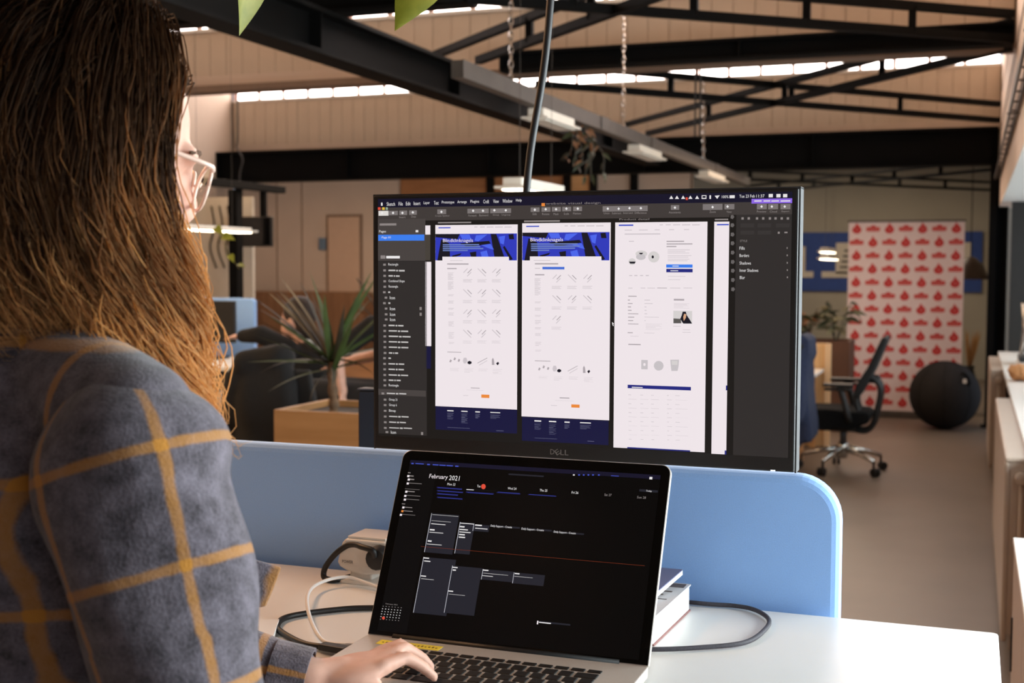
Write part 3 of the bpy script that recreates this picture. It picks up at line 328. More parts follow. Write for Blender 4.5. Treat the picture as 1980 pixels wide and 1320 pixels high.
MON_P = {
 ('t', 3): "5.1 5.2 7.6 5.2 7.7 9.6 5.2 9.6,434.2 6.6 436.9 2.3 439.8 6.6,441.9 6.7 444.7 2.4 447.6 6.8,450.4 6.8 453.1 2.5 456 6.9,460.2 7 462.9 2.7 465.8 7,469.3 7.1 471.9 2.8 474.8 7.2,495.5 3.5 502.3 3 499 7.5",
 ('r', 3): "0.1 11.7 4.3 11.7 4.4 15.4 0.2 15.3,456.6 4.9 459.4 5 459.5 8.3 456.7 8.2",
 ('J', 3): "6.9 11.8 11.1 11.8 11.1 15.5 6.9 15.4",
 ('z', 3): "12.8 11.8 16.1 11.9 16.2 15.5 12.8 15.5",
 ('t', 4): "4.8 19.8 6.9 17.6 9.1 19.8 7 21.6,22.5 20 24.6 17.8 26.7 20 24.6 21.8,37.5 20.1 39.6 18 41.7 20.2 39.6 22,54.1 19.6 56.1 17.5 58.2 19.7 56.2 21.4,99.2 19.4 101.2 17.3 103.2 19.4 101.2 21.2,148.2 18.5 150.2 16.4 152.2 18.6 150.2 20.3,163.3 18.7 165.2 16.6 167.3 18.8 165.3 20.5,180.6 18.2 182.6 16.1 184.6 18.3 182.6 20,197.9 18.4 199.8 16.4 201.8 18.5 199.9 20.2,241.2 18.3 243.1 16.2 245 18.3 243.1 20,257.2 17.8 259.1 15.7 261 17.8 259.2 19.5,272.4 17.9 274.3 15.9 276.2 18 274.3 19.7,287.5 17.4 289.3 15.4 291.3 17.5 289.4 19.2,304 17.6 305.8 15.6 307.7 17.7 305.9 19.4,346.9 18.2 348.7 16.2 350.6 18.2 348.8 19.9,362.3 18.4 364.1 16.4 365.9 18.4 364.1 20.1,377.5 17.9 379.3 15.9 381.2 17.9 379.4 19.6,393.4 18.1 395.2 16.1 397 18.1 395.3 19.8,440.4 18 442.1 16 443.9 18 442.2 19.7,491.3 18 493 16 494.8 18 493.1 19.7,511.2 17.6 512.9 15.6 514.7 17.6 513 19.2,555.9 18.2 557.6 16.2 559.3 18.2 557.7 19.8,569.3 18.3 570.9 16.4 572.6 18.4 571 20,585.9 18.6 587.5 16.6 589.2 18.6 587.6 20.2",
 ('x', 4): "91.8 49.8 129.8 50 126.1 57.3 91.9 54.2,100.8 57.2 113.6 62.7 115.1 86.5 94.8 86.5,177 50.3 185.6 50.4 199.6 86.3 183.7 85.6,204 51.2 211.3 50.5 212.6 57.7 205.3 57.6,129.9 62.8 174.7 59.7 177.2 63.3 142.5 68.3,117.6 79.9 132.6 76.3 130.2 79.2 117.6 82.8,198.1 66.6 210.6 84.5 206.9 86.3 195.7 68.4,145.1 75.5 155.1 74.1 155.2 85.7 149 85.7,224.8 48.8 263.3 49 259.6 56.5 224.8 53.3,233.9 56.3 246.9 62 248.6 86.2 227.9 86.3,311.2 49.3 319.9 49.4 334.3 86.1 318.1 85.4,338.5 50.2 345.9 49.5 347.3 56.8 339.9 56.8,263.5 62 308.9 58.9 311.4 62.6 276.3 67.6,251 79.5 266.3 75.8 263.8 78.8 251.1 82.5,332.6 65.9 345.3 84.2 341.7 86.1 330.2 67.8,279 75.1 289 73.6 289.3 85.4 282.9 85.4,379.3 87.7 388.7 87.7 387.3 90.4 380.8 90.4,453 157.2 454.3 152.5 458.5 152.4 460 157.1 464.3 163 467.3 167.7 455.3 167.9 451 162",
 ('Y', 4): "154.8 52 172.1 51 158.6 60.3 152.4 59.2,162.4 65.4 177.2 64 182.3 71.9 174.8 70.1,189.4 54 199.1 52.6 196.9 64.8 191.9 63,161.3 74.8 171.2 72.7 175.1 85.7 165.2 85.7,129.8 50.8 144.8 50.9 147.4 57.4 133.6 57.3,288.6 51 306.2 50 292.6 59.5 286.3 58.4,296.4 64.7 311.5 63.3 316.6 71.4 309.1 69.6,323.7 53.1 333.6 51.6 331.4 64.1 326.4 62.2,295.4 74.3 305.4 72.1 309.4 85.4 299.3 85.4,263.3 49.8 278.5 49.9 281.2 56.5 267.2 56.5",
 ('a', 3): "135 102.9 135.9 103.7 142.2 97.9 141.3 97.1,140.7 107.9 141.6 108.6 147.9 102.9 147 102.1,164.4 102.7 163.5 103.5 157.1 97.9 157.9 97.1,170 107.7 169.1 108.5 162.7 102.8 163.5 102,179.2 102.7 180.1 103.4 186.3 97.7 185.4 97,184.8 107.6 185.7 108.4 191.9 102.7 191 101.9,142.2 131.4 141.3 132.2 134.8 126.6 135.7 125.8,147.9 136.4 147 137.2 140.5 131.5 141.4 130.7,157.2 131.3 158.1 132 164.4 126.3 163.5 125.5,162.8 136.2 163.7 137 170 131.2 169.1 130.4,186.3 130.9 185.5 131.7 179.1 126.1 179.9 125.3,191.9 135.8 191.1 136.6 184.7 131 185.5 130.2,135 159.5 135.9 160.2 142.2 154.4 141.3 153.6,140.6 164.4 141.5 165.1 147.9 159.3 147 158.5,164.4 159 163.5 159.8 157.1 154.2 157.9 153.4,170 163.9 169.1 164.7 162.7 159.1 163.6 158.3,179.3 158.7 180.1 159.5 186.4 153.7 185.5 152.9,184.9 163.6 185.7 164.4 191.9 158.6 191.1 157.8,142.2 187.3 141.3 188.1 134.8 182.5 135.7 181.7,147.8 192.2 147 193 140.5 187.4 141.4 186.6,157.2 187 158.1 187.7 164.4 181.9 163.5 181.1,162.8 191.8 163.7 192.6 170 186.7 169.1 186,186.4 186.3 185.5 187.1 179.1 181.6 180 180.8,192 191.2 191.1 192 184.7 186.4 185.6 185.6,134.6 225.2 136.2 220.8 140.2 220.7 141.9 225 139.5 228.7 136.3 228.8,159.6 230.2 172.2 223.4 172.6 224.1 160 230.9,269.5 110.5 270.3 111.3 276.3 105.7 275.4 104.9,274.9 115.4 275.7 116.1 281.7 110.5 280.8 109.8,298.8 110.3 297.9 111.1 291.8 105.6 292.6 104.8,304.1 115.1 303.3 115.9 297.2 110.4 298 109.7,314.3 110.2 315.2 111 321 105.4 320.2 104.7,319.6 115 320.5 115.8 326.3 110.2 325.5 109.5,276.3 138.3 275.5 139.1 269.3 133.6 270.1 132.8,281.7 143.1 280.9 143.9 274.7 138.4 275.5 137.6,292 138.1 292.9 138.9 298.8 133.3 298 132.5,297.4 142.9 298.2 143.6 304.1 138 303.3 137.3,321.1 137.7 320.3 138.5 314.2 133.1 315 132.3,326.4 142.5 325.6 143.3 319.5 137.8 320.3 137.1,269.5 165.6 270.3 166.4 276.3 160.7 275.5 159.9,274.9 170.4 275.7 171.1 281.7 165.4 280.9 164.7,270.2 232.4 271.6 228.1 275.4 228 277 232.2 274.8 235.7 271.7 235.8,294.9 237.2 306.8 230.5 307.2 231.2 295.3 237.9",
 ('q', 3): "141.4 103.6 142.3 104.4 148.6 98.6 147.7 97.8,170.7 103.4 169.8 104.2 163.4 98.6 164.3 97.8,185.5 103.3 186.4 104.1 192.6 98.4 191.7 97.7,148.6 132.1 147.7 132.9 141.3 127.2 142.1 126.4,163.6 131.9 164.5 132.7 170.7 126.9 169.8 126.2,192.6 131.6 191.8 132.4 185.4 126.8 186.3 126,141.4 160.1 142.3 160.8 148.6 155 147.7 154.2,170.7 159.6 169.9 160.4 163.4 154.8 164.3 154,185.6 159.3 186.5 160.1 192.7 154.3 191.8 153.6,148.6 187.9 147.7 188.7 141.2 183.1 142.1 182.3,163.6 187.5 164.5 188.3 170.7 182.4 169.9 181.7,192.7 186.9 191.8 187.7 185.4 182.1 186.3 181.3,113.6 227.3 115.2 223.6 117.7 225 116.1 227.9,120.1 224.2 121.7 220.5 124.1 221.9 122.5 224.8,126.6 226.2 128.2 222.5 130.6 223.9 129 226.8,157.1 227.4 172.2 219.8 172.6 220.5 157.5 228.1,179.4 229.6 179.3 222.4 180.9 219.6 182.5 222.4 183.4 229.5,275.5 111.2 276.4 112 282.3 106.4 281.5 105.6,304.8 111 304 111.8 297.9 106.3 298.7 105.5,320.3 110.9 321.1 111.6 327 106.1 326.1 105.3,282.4 138.9 281.6 139.7 275.4 134.2 276.2 133.4,298.1 138.7 298.9 139.5 304.8 133.9 304 133.1,327.1 138.4 326.3 139.1 320.2 133.7 321 132.9,275.6 166.2 276.4 166.9 282.4 161.3 281.5 160.5,249 234.5 250.5 230.9 252.8 232.2 251.3 235.1,255.4 231.4 256.9 227.9 259.2 229.2 257.8 232.1,262 233.3 263.4 229.8 265.8 231.1 264.3 234,292.5 234.5 306.7 227 307.1 227.7 292.9 235.1,314.9 236.5 314.8 229.6 316.2 226.7 317.8 229.5 318.7 236.4",
 ('x', 3): "141.9 226.4 145.1 224.9 148.3 226.2 148.3 228.4 145.2 229.9 141.9 228.6,185.7 227.2 188.8 225 190.5 227.1 188.1 230,277.3 233.6 280 232.1 283.1 233.4 283.1 235.5 280.1 237 277.1 235.7,320.9 234.2 323.8 232 325.3 234.1 323.1 236.9",
 ('S', 3): "404.7 77.5 403.8 79.6 401.2 81.1 397.5 81.9 393.6 81.6 390.3 80.4 388.4 78.6 388.4 76.5 390.2 74.6 393.4 73.4 397.3 73.2 401.1 73.9 403.7 75.5,421.6 81.6 420.8 85 418.3 87.7 414.8 88.9 411.1 88.5 407.9 86.5 406.1 83.3 406.1 79.8 407.7 76.6 410.8 74.6 414.5 74.2 418.1 75.5 420.6 78.1,388.7 87.7 388.2 89.7 386.6 91.3 384.3 92.1 381.9 91.8 379.9 90.6 378.7 88.8 378.7 86.6 379.8 84.8 381.8 83.6 384.2 83.3 386.5 84.1 388.1 85.6",
 ('L', 4): "402.6 81.6 401.9 83.5 399.8 84.9 396.7 85.6 393.4 85.4 390.7 84.3 389.2 82.6 389.1 80.6 390.6 78.9 393.3 77.8 396.5 77.5 399.6 78.2 401.8 79.7",
 ('x', 5): "392.8 76.2 399.3 76.2 397.2 78.2 395 78.2,413.9 81.6 413.7 82.5 413.2 83.2 412.5 83.6 411.8 83.5 411.2 82.9 410.8 82 410.8 81.1 411.1 80.2 411.7 79.7 412.5 79.6 413.2 79.9 413.7 80.6",
 ('K', 5): "456.4 155.1 459.3 155.8 458.7 160.5 455.9 164.5 455.1 159.2",
 ('X', 4): "441.8 161.4 451.7 161.9 452.5 167.6 441.9 167.8",
 ('w', 4): "404 222.6 403.8 223.6 403.3 224.3 402.5 224.7 401.7 224.6 401 224.1 400.6 223.2 400.6 222.3 401 221.4 401.6 220.8 402.5 220.7 403.2 221 403.8 221.7",
 ('L', 3): "428.9 223.6 428.2 226.6 426.1 229 423 230.1 419.8 229.9 417.1 228.2 415.5 225.5 415.4 222.4 416.9 219.7 419.5 217.8 422.8 217.4 425.8 218.4 428 220.6,438 215.5 450 215.1 449.5 223.3 448.2 229.7 439.7 230 438.8 223.6",
 ('A', 6): "517.3 28.5 520.7 28.2 522.1 30.8 520.1 33.5 517.1 32.4,517.5 39 521 38.7 522.4 41.4 520.4 44 517.3 43,517.8 50.8 521.2 50.5 522.7 53.2 520.7 55.8 517.6 54.8,518.1 62 521.5 61.7 522.9 64.4 520.9 67 517.8 66,518.4 73.9 521.8 73.6 523.2 76.2 521.2 78.8 518.1 77.8,518.7 85.7 522.1 85.4 523.5 88 521.5 90.7 518.4 89.7,518.9 97 522.3 96.6 523.8 99.2 521.8 101.9 518.7 100.9,519.2 108.8 522.6 108.5 524 111.1 522 113.8 519 112.8,519.5 120.7 522.9 120.3 524.3 123 522.3 125.6 519.2 124.7",
 ('t', 6): "356 167.5 359 169.8 357.6 170.5 358.7 172.5 357.6 172.9 356.6 171.2",
}
LAP_R = {
 ('0', 1): "0 0 332 207",
 ('m', 2): "0 0 332 5",
 ('1', 2): "0 5 40 207",
 ('i', 3): "2.3 3.6 5.5 5.1,8 3.6 19.8 4.6,24.6 3.6 28.5 5.1,32.5 3.6 40.6 4.8,41.8 3.6 50.6 4.8,51.8 3.6 60.6 4.8,63.9 3.6 68.4 5,228.7 4.9 231 6.4,234.7 4.6 236.9 6.1,240.7 4.2 242.9 5.7,246.6 3.9 248.8 5.4,253.9 3.5 256.1 5,270.5 3.8 280.4 4.5",
 ('t', 3): "222.1 5.3 224.3 6.8,318.7 2.7 322.3 5.6",
 ('2', 3): "137.7 9.1 184.5 11,308.1 17.9 331 20.6,84.2 31.5 124.5 31.7,43.2 64 81.4 111.2,83.9 72 104.2 109.5,102.7 73.3 124 81.3,124.4 72.4 164 74.5,165.7 72.8 205.3 74.8,206.5 73.9 246.7 75.7,43.5 117 87.8 182.4,84 124 123.6 178.8,124.7 124.7 164.7 136.8,165.4 125.3 205.4 137.8,204.6 176.7 245.5 178.5",
 ('N', 3): "44 31.2 78.9 33,44.9 35.1 81 36.8,45.6 38.7 74.8 40.7,46.6 43.2 81.9 44.8,84.8 34.4 122.5 36.1,126 32.6 157.7 33.9,167.7 32.7 204.9 33.6",
 ('i', 4): "45.7 32.2 78.6 32.5,46.5 36.1 80.8 36.4,47.2 39.7 74.6 40,48.2 44.2 81.7 44.5,87.1 35.6 121.7 35.9,127.4 32.4 156.8 32.7,169.1 32.6 204.1 32.9",
 ('t', 4): "84.9 31.7 94.9 32.5,44.9 65.4 80.4 65.7,45.1 72.8 71.6 73.1,45.5 76.3 65.2 77.1,45.2 83.1 51.8 84.7,45.2 86.6 64.2 87.3,45.3 96.7 50.5 98.4,44.8 100.9 65 101.5,84.7 72.8 103.4 73.6,84.8 76.6 91.3 78.2,85.1 80.1 96.4 81.3,85.4 83.2 100.7 84.2,85.6 86.1 93.5 87.5,85.9 89.2 94.4 90.6,104.8 73.4 113.9 74.8,105.6 77.4 122.1 78.3,43.5 117.4 51.4 118.6,45.4 121 53.9 122.1,44.7 138.7 51.8 139.9,45.8 142.3 63 142.7,84.6 125.3 91.6 126.5,85.6 128.3 89.9 129.7,84.8 153 91.1 154.2,86 156.9 107.4 157.2,124.8 125.3 132.4 126.5,126.2 129.2 158.7 129.5,125.4 132 139.5 132.6,166.8 125.8 172.9 127.1,166.8 129.5 190.4 129.8,1.2 181.3 2.4 182.1,5.3 181.2 6.6 182.1,9.4 181.2 10.7 182,13.6 181.1 14.8 181.9,17.7 181.1 18.9 181.9,21.7 181 23 181.8,25.8 180.9 27 181.7,1.2 184.3 2.4 185.1,5.3 184.3 6.5 185.1,9.4 184.2 10.6 185,13.5 184.1 14.7 184.9,17.6 184.1 18.8 184.9,21.7 184 22.9 184.8,25.8 183.9 27 184.7,1.1 187.3 2.4 188.1,5.2 187.3 6.5 188.1,9.3 187.2 10.6 188,13.4 187.1 14.7 187.9,17.5 187.1 18.8 187.9,21.6 187 22.8 187.8,25.7 186.9 26.9 187.7,1.1 190.4 2.3 191.2,5.2 190.3 6.4 191.1,9.3 190.2 10.5 191,13.4 190.1 14.6 190.9,17.5 190.1 18.7 190.9,21.6 190 22.8 190.8,25.6 189.9 26.8 190.7",
 ('s', 4): "2.9 19.4 8.9 20.7,4.6 23.6 10.6 25,4.2 28.7 22.3 29.3,4.4 38.9 14.6 40,4.1 44.2 23.5 44.7,4.5 48.8 23.1 49.3,4.5 58.7 15.4 59.6,4.2 63.3 17.1 64.1,3.1 67.9 21.6 68.3,0 15.7 3.7 16.7,0 36.3 21 36.6,0 54.8 4.6 55.7,1.3 178.3 2.5 179.1,5.4 178.2 6.6 179,9.5 178.2 10.7 179,13.6 178.1 14.8 178.9,17.7 178 18.9 178.8,21.8 178 23 178.8,25.9 177.9 27.1 178.7,1.1 193.4 2.3 194.2,5.2 193.3 6.4 194.1,9.3 193.2 10.5 194,13.3 193.1 14.6 193.9,17.4 193.1 18.6 193.9,21.5 193 22.7 193.8,25.6 192.9 26.8 193.7",
 ('w', 5): "0 19.2 3 21.7,1.6 23.5 4.6 26,1.3 28.5 4.3 31,1.5 38.8 4.5 41.3,1.2 44.1 4.2 46.5,1.6 48.7 4.6 51.1,1.7 58.5 4.6 60.9,0.2 67.7 3.2 70.1",
 ('o', 5): "1.3 63.1 4.2 65.5",
 ('q2', 4): "43.2 64 43.9 111.2,83.9 72 84.6 109.5,102.7 73.3 103.4 81.3,43.5 117 44.2 182.4,84 124 84.7 178.8,124.7 124.7 125.4 136.8,165.4 125.3 166.1 137.8",
 ('w', 4): "204.2 176.8 205.8 180.7",
 ('t', 5): "206.6 177.7 221.5 178.8",
 ('R', 5): "37.3 104.6 326 105",
 ('0', 2): "225 25.4 233 25.7",
}
LAP_T = [
 ('Today',316.6,18.4,7,2.5,'t',5),
 ('February',30.9,16,25.7,6.91,'w',5),
 ('2021',58.6,16.2,14.3,5.9,'t',5),
 ('Mon 22',57.7,25.6,11.1,2.93,'t',5),
 ('Tue',98.4,25.6,4.8,2.91,'t',5),
 ('Wed 24',139.9,25.8,11.5,2.89,'t',5),
 ('Thu 25',182.1,25.5,10,2.87,'t',5),
 ('Fri 26',223.7,25.6,8.6,2.85,'t',5),
 ('Sat 27',265.4,25.7,9.1,2.83,'s',5),
 ('Sun 28',306.5,26,10.9,2.81,'s',5),
 ('Daily Support - Creatie',125.7,72.2,28.1,3.12,'t',5),
 ('Daily Support - Creatie',166.4,72.8,29,3.1,'t',5),
 ('Daily Support - Creatie',208.4,73.4,28,3.07,'t',5),
 ('February 2021',4.7,174.8,16.2,1.78,'s',5),
]
LAP_P = {
 ('r', 4): "110.2 27.1 110 28.8 108.9 30.1 107.2 30.5 105.5 29.8 104.2 28.3 103.9 26.5 104.5 24.9 106 24.1 107.8 24.2 109.4 25.3",
 ('r', 5): "7.4 192.1 7.1 193.3 5.8 194 4.3 193.6 3.4 192.4 3.7 191.1 5 190.5 6.5 190.9",
}
# ------------------------------------------------------------------ materials of the place
m_floor = mat('floor_linoleum', (116,103,91), 0.42, noise=0.06, scale=3.0, spec=0.35)
m_beige = mat('wall_beige', (196,178,162), 0.8, noise=0.04, scale=2.0)
m_board = mat('cladding_board', (190,173,154), 0.75, noise=0.05, scale=3.0)
m_olive = mat('wall_olive', (164,157,142), 0.85, noise=0.06, scale=1.5)
m_band = mat('gutter_brown', (126,103,86), 0.7, noise=0.05)
m_black = mat('black_steel', (13,13,13), 0.75, noise=0.1, scale=6, spec=0.12)
m_dark = mat('dark_grey_paint', (48,47,46), 0.6, noise=0.08)
m_steel = mat('galvanised_tray', (84,77,71), 0.55, metal=0.2, noise=0.12, scale=9)
m_white = mat('white_lacquer', (232,230,226), 0.35, noise=0.01)
m_white2 = mat('white_metal', (226,222,216), 0.4, noise=0.02)
m_ply = mat('plywood', (205,150,96), 0.55, c2=(224,172,118), scale=3.0, stretch=(1.0, 1.0, 7.0), detail=6)
m_plydark = mat('plywood_dark', (158,106,66), 0.55, c2=(178,124,80), scale=3.0, stretch=(1.0, 1.0, 7.0), detail=6)
m_pane = mat('sky_pane', (255,244,240), 0.3, emit=9.0)
m_chrome = mat('chrome', (215,212,208), 0.18, metal=1.0, noise=0.02)
m_blackpl = mat('black_plastic', (13,13,14), 0.5, noise=0.08, scale=30)
m_fabric_blk = mat('black_fabric', (12,12,13), 0.95, noise=0.25, scale=120, spec=0.2)
m_glass = glass_mat('window_glass')

# ------------------------------------------------------------------ structure
struct('floor', MB().box(-9, -2.6, -0.1, 1.0, 19.2, 0), m_floor)
struct('wall_left', MB().box(-8.85, -2.6, 0, -8.70, 13.60, 4.7), m_beige)
struct('wall_back', MB().box(-9, 19.1, 0, 1.0, 19.25, 3.2), m_olive)
struct('wall_rear', MB().box(-9, -2.75, 0, 1.0, -2.6, 4.7), m_beige)
struct('ceiling_back', MB().box(-9, 13.62, 3.12, 1.0, 19.2, 3.2), m_olive)
struct('wall_right_far', MB().box(0.20, 13.62, 0, 0.35, 19.1, 3.12), m_olive)
# right-hand wall: bulkhead over the windows, parapet, deep sill, dark end reveal
bk = struct('wall_right', MB().box(0.215, -2.6, 2.175, 0.34, 13.60, 4.7), mat('bulkhead_beige_brightened', (232,208,184), 0.8, noise=0.04, scale=2.0))  # wall beige made lighter to offset the shadow this face lies in
for k, z in enumerate((2.55, 2.93, 3.31, 3.69)):
    MB().box(0.209, -2.6, z, 0.217, 13.5, z+0.006).build('seam', m_band, bk)
struct('wall_right_parapet', MB().box(0.27, -2.6, 0, 0.40, 12.0, 0.80), m_beige)
struct('trim_sill', MB().box(0.215, -2.6, 0.80, 0.98, 12.0, 0.832), m_white)
struct('ceiling_window_recess', MB().box(0.215, -2.6, 2.16, 0.98, 12.0, 2.175), m_white)
struct('wall_right_reveal', MB().box(0.30, 12.0, 0, 0.98, 12.12, 2.17), mat('reveal_black', (24,24,24), 0.7, noise=0.1))
wi = 0
for y0 in np.arange(-2.4, 11.6, 1.4):
    wi += 1; y1 = min(y0+1.4, 12.0); t = 0.035
    wn = struct('window_%d' % wi, MB().box(0.90, y0, 0.832, 0.96, y0+t, 2.16).box(0.90, y1-t, 0.832, 0.96, y1, 2.16)
        .box(0.90, y0+t, 0.832, 0.96, y1-t, 0.88).box(0.90, y0+t, 2.11, 0.96, y1-t, 2.16).box(0.90, y0+t, 1.75, 0.96, y1-t, 1.79), m_black)
    MB().box(0.925, y0+t, 0.88, 0.930, y1-t, 1.75).build('pane', m_glass, wn)
    MB().box(0.925, y0+t, 1.79, 0.930, y1-t, 2.11).build('pane', m_glass, wn)
# saw-tooth roof: sloping bays, boarded upright faces with a glazed strip above
def slope(name, ya, za, yb, zb):
    struct(name, MB().add([(-8.9,ya,za),(0.36,ya,za),(0.36,yb,zb),(-8.9,yb,zb),(-8.9,ya,za+.1),(0.36,ya,za+.1),(0.36,yb,zb+.1),(-8.9,yb,zb+.1)],
        [(0,3,2,1),(4,5,6,7),(0,1,5,4),(1,2,6,5),(2,3,7,6),(3,0,4,7)]), m_board)
slope('ceiling_bay_1', -2.6, 3.0, 3.85, 4.62); slope('ceiling_bay_2', 3.95, 3.0, 8.78, 4.62); slope('ceiling_bay_3', 8.88, 3.0, 13.58, 4.62)
def clerestory(name, Y, zb, zm, zt, bw, pw, x0=-8.66, x1=0.205):
    root = struct(name, MB().box(-8.9, Y+0.06, zb, 0.36, Y+0.12, zm).box(-8.9, Y+0.02, zt, 0.36, Y+0.12, 4.7), m_band)
    n = int(round((x1-x0)/bw)); bw = (x1-x0)/n
    proto = None
    for k in range(n):
        if proto is None:
            proto = MB().box(x0+0.0015, Y, zb, x0+bw-0.0015, Y+0.062, zm-0.012).build('board', m_board, root, bevel=0.003, seg=1); o = proto
        else:
            o = proto.copy(); col.objects.link(o); o.parent = root; o.location = (k*bw, RNG.uniform(-0.002, 0.002), 0)
    MB().box(x0, Y-0.006, zb, x1, Y+0.0, zb+0.10).build('skirting_board', m_beige, root)
    MB().box(x0, Y-0.01, zm-0.014, x1, Y+0.08, zm+0.012).build('glazing_bar', m_white2, root)
    n = int(round((x1-x0)/pw)); pw = (x1-x0)/n; proto = None; pm = None
    for k in range(n):
        if proto is None:
            proto = MB().box(x0+0.018, Y+0.06, zm+0.012, x0+pw-0.018, Y+0.066, zt).build('pane', m_pane, root)
            pm = MB().box(x0-0.018, Y+0.03, zm+0.012, x0+0.018, Y+0.08, zt).build('mullion', mat('mullion_red_grey', (176,140,128), 0.6), root)
        else:
            for p in (proto, pm):
                o = p.copy(); col.objects.link(o); o.parent = root; o.location = (k*pw, 0, 0)
clerestory('wall_clerestory_far', 13.55, 2.96, 3.605, 4.62, 0.15, 0.335)
clerestory('wall_clerestory_middle', 8.75, 2.99, 3.455, 4.62, 0.15, 0.335)
struct('wall_clerestory_near', MB().box(-8.9, 3.86, 2.98, 0.36, 3.93, 4.7), m_board)
struct('trim_gutter', MB().box(-8.66, 8.56, 2.935, 0.205, 8.74, 2.985), m_band)
# partition below the far beam: plaster with a door, plywood and pale panels between black posts
struct('wall_partition', MB().box(-8.70, 13.62, 0, -6.45, 13.74, 2.95), m_beige)
pt = struct('wall_partition_panels', MB().box(-6.45, 13.70, 0, -2.93, 13.76, 2.95), m_band)
for x0, x1, mm in ((-6.44,-5.32,m_plydark),(-5.24,-4.39,m_plydark),(-4.31,-4.08,m_ply),(-4.0,-3.61,m_beige),(-3.53,-2.95,m_beige)):
    MB().box(x0, 13.66, 0.02, x1, 13.70, 2.62).build('panel', mm, pt, bevel=0.004, seg=1)
for x in (-5.28,-4.35,-4.04,-3.57):
    MB().box(x-0.038, 13.60, 0.0, x+0.038, 13.70, 2.62).build('post', m_black, pt)
for x in (-8.1,-7.75):
    MB().box(x, 13.612, 0, x+0.008, 13.62, 2.9).build('seam', m_band, bpy.data.objects['wall_partition'])
dr = struct('door_1', MB().box(-7.40, 13.60, 0.0, -6.92, 13.618, 2.20), m_band)
MB().box(-7.37, 13.585, 0.01, -6.95, 13.61, 2.17).build('leaf', mat('door_paint', (196,168,146), 0.7, noise=0.03), dr, bevel=0.004)
MB().tube([(-7.31,13.58,1.02),(-7.31,13.55,1.02),(-7.22,13.55,1.02)], 0.011, 8).build('handle', m_chrome, dr)
tag(MB().box(-7.50, 13.58, 1.775, -7.41, 13.618, 1.92).build('wall_panel_box', mat('blue_grey_box', (96,118,140), 0.5, noise=0.04), None, bevel=0.006), 'small blue-grey box on the beige wall left of the door', 'box')
sb = thing('sideboard', 'low brown wooden sideboard along the beige far wall', 'cabinet', (-7.5, 13.3, 0))
MB().box(-8.44, 13.0, 0.06, -6.6, 13.56, 1.27).build('body', mat('dark_wood', (112,78,52), 0.6, c2=(128,92,64), scale=2.5, stretch=(6,1,1)), sb, bevel=0.006)
for x in (-8.42,-7.96,-7.51,-7.06):
    dd = MB().box(x, 12.985, 0.10, x+0.43, 13.0, 1.22).build('door', mat('dark_wood', (0,0,0)), sb, bevel=0.004)
    MB().box(x+0.37, 12.972, 0.62, x+0.385, 12.986, 0.74).build('handle', m_blackpl, dd)
for x in (-8.38,-6.72): MB().box(x, 13.04, 0.0, x+0.06, 13.5, 0.06).build('plinth', m_blackpl, sb)

# ------------------------------------------------------------------ steelwork
def ibeam(name, a, b, zb, zt, fl, label):
    t = thing(name, label, 'beam', ((a[0]+b[0])/2, (a[1]+b[1])/2, zb), 'black steel roof beams'); tf = min(0.022, (zt-zb)*0.14)
    zc = (zb+zt)/2
    MB().bar((a[0],a[1],zc),(b[0],b[1],zc), 0.014, zt-zb-2*tf).build('web', m_black, t)
    MB().bar((a[0],a[1],zb+tf/2),(b[0],b[1],zb+tf/2), fl, tf).build('bottom_flange', m_black, t)
    MB().bar((a[0],a[1],zt-tf/2),(b[0],b[1],zt-tf/2), fl, tf).build('top_flange', m_black, t)
    L = math.dist(a, b); n = max(2, int(L/1.6)); d = ((b[0]-a[0])/L, (b[1]-a[1])/L)
    for k in range(n+1):
        p = (a[0]+(b[0]-a[0])*k/n, a[1]+(b[1]-a[1])*k/n)
        q0 = (p[0]-d[0]*0.006, p[1]-d[1]*0.006, zc); q1 = (p[0]+d[0]*0.006, p[1]+d[1]*0.006, zc)
        MB().bar(q0, q1, fl*0.9, zt-zb-2*tf).build('stiffener', m_black, t)
    return t
ibeam('steel_beam', (-8.70,13.30), (0.19,13.30), 2.585, 2.955, 0.20, 'deep black steel beam spanning the hall at the far bay')
ibeam('steel_beam', (-3.17,8.42), (0.19,8.42), 2.935, 3.075, 0.12, 'shallow black steel beam above the monitor, before the lit window strip')
ibeam('steel_beam', (-8.65,6.20), (-2.5,6.20), 2.93, 3.10, 0.14, 'black steel cross beam at the top left, above the woman')
ibeam('steel_beam', (-3.25,3.95), (-3.25,13.18), 2.65, 2.885, 0.17, 'long black steel beam running away down the hall beside the cable tray')
cl = thing('steel_column', 'black steel column at the end of the far beam beside the exercise ball', 'column', (0.205,13.30,0))
MB().box(0.125, 13.22, 0.012, 0.195, 13.38, 2.58).build('flange', m_black, cl); MB().box(0.285, 13.22, 0.012, 0.30, 13.38, 2.58).build('flange', m_black, cl)
MB().box(0.195, 13.29, 0.012, 0.285, 13.31, 2.58).build('web', m_black, cl); MB().box(0.09, 13.18, 0, 0.31, 13.42, 0.012).build('base_plate', m_black, cl)
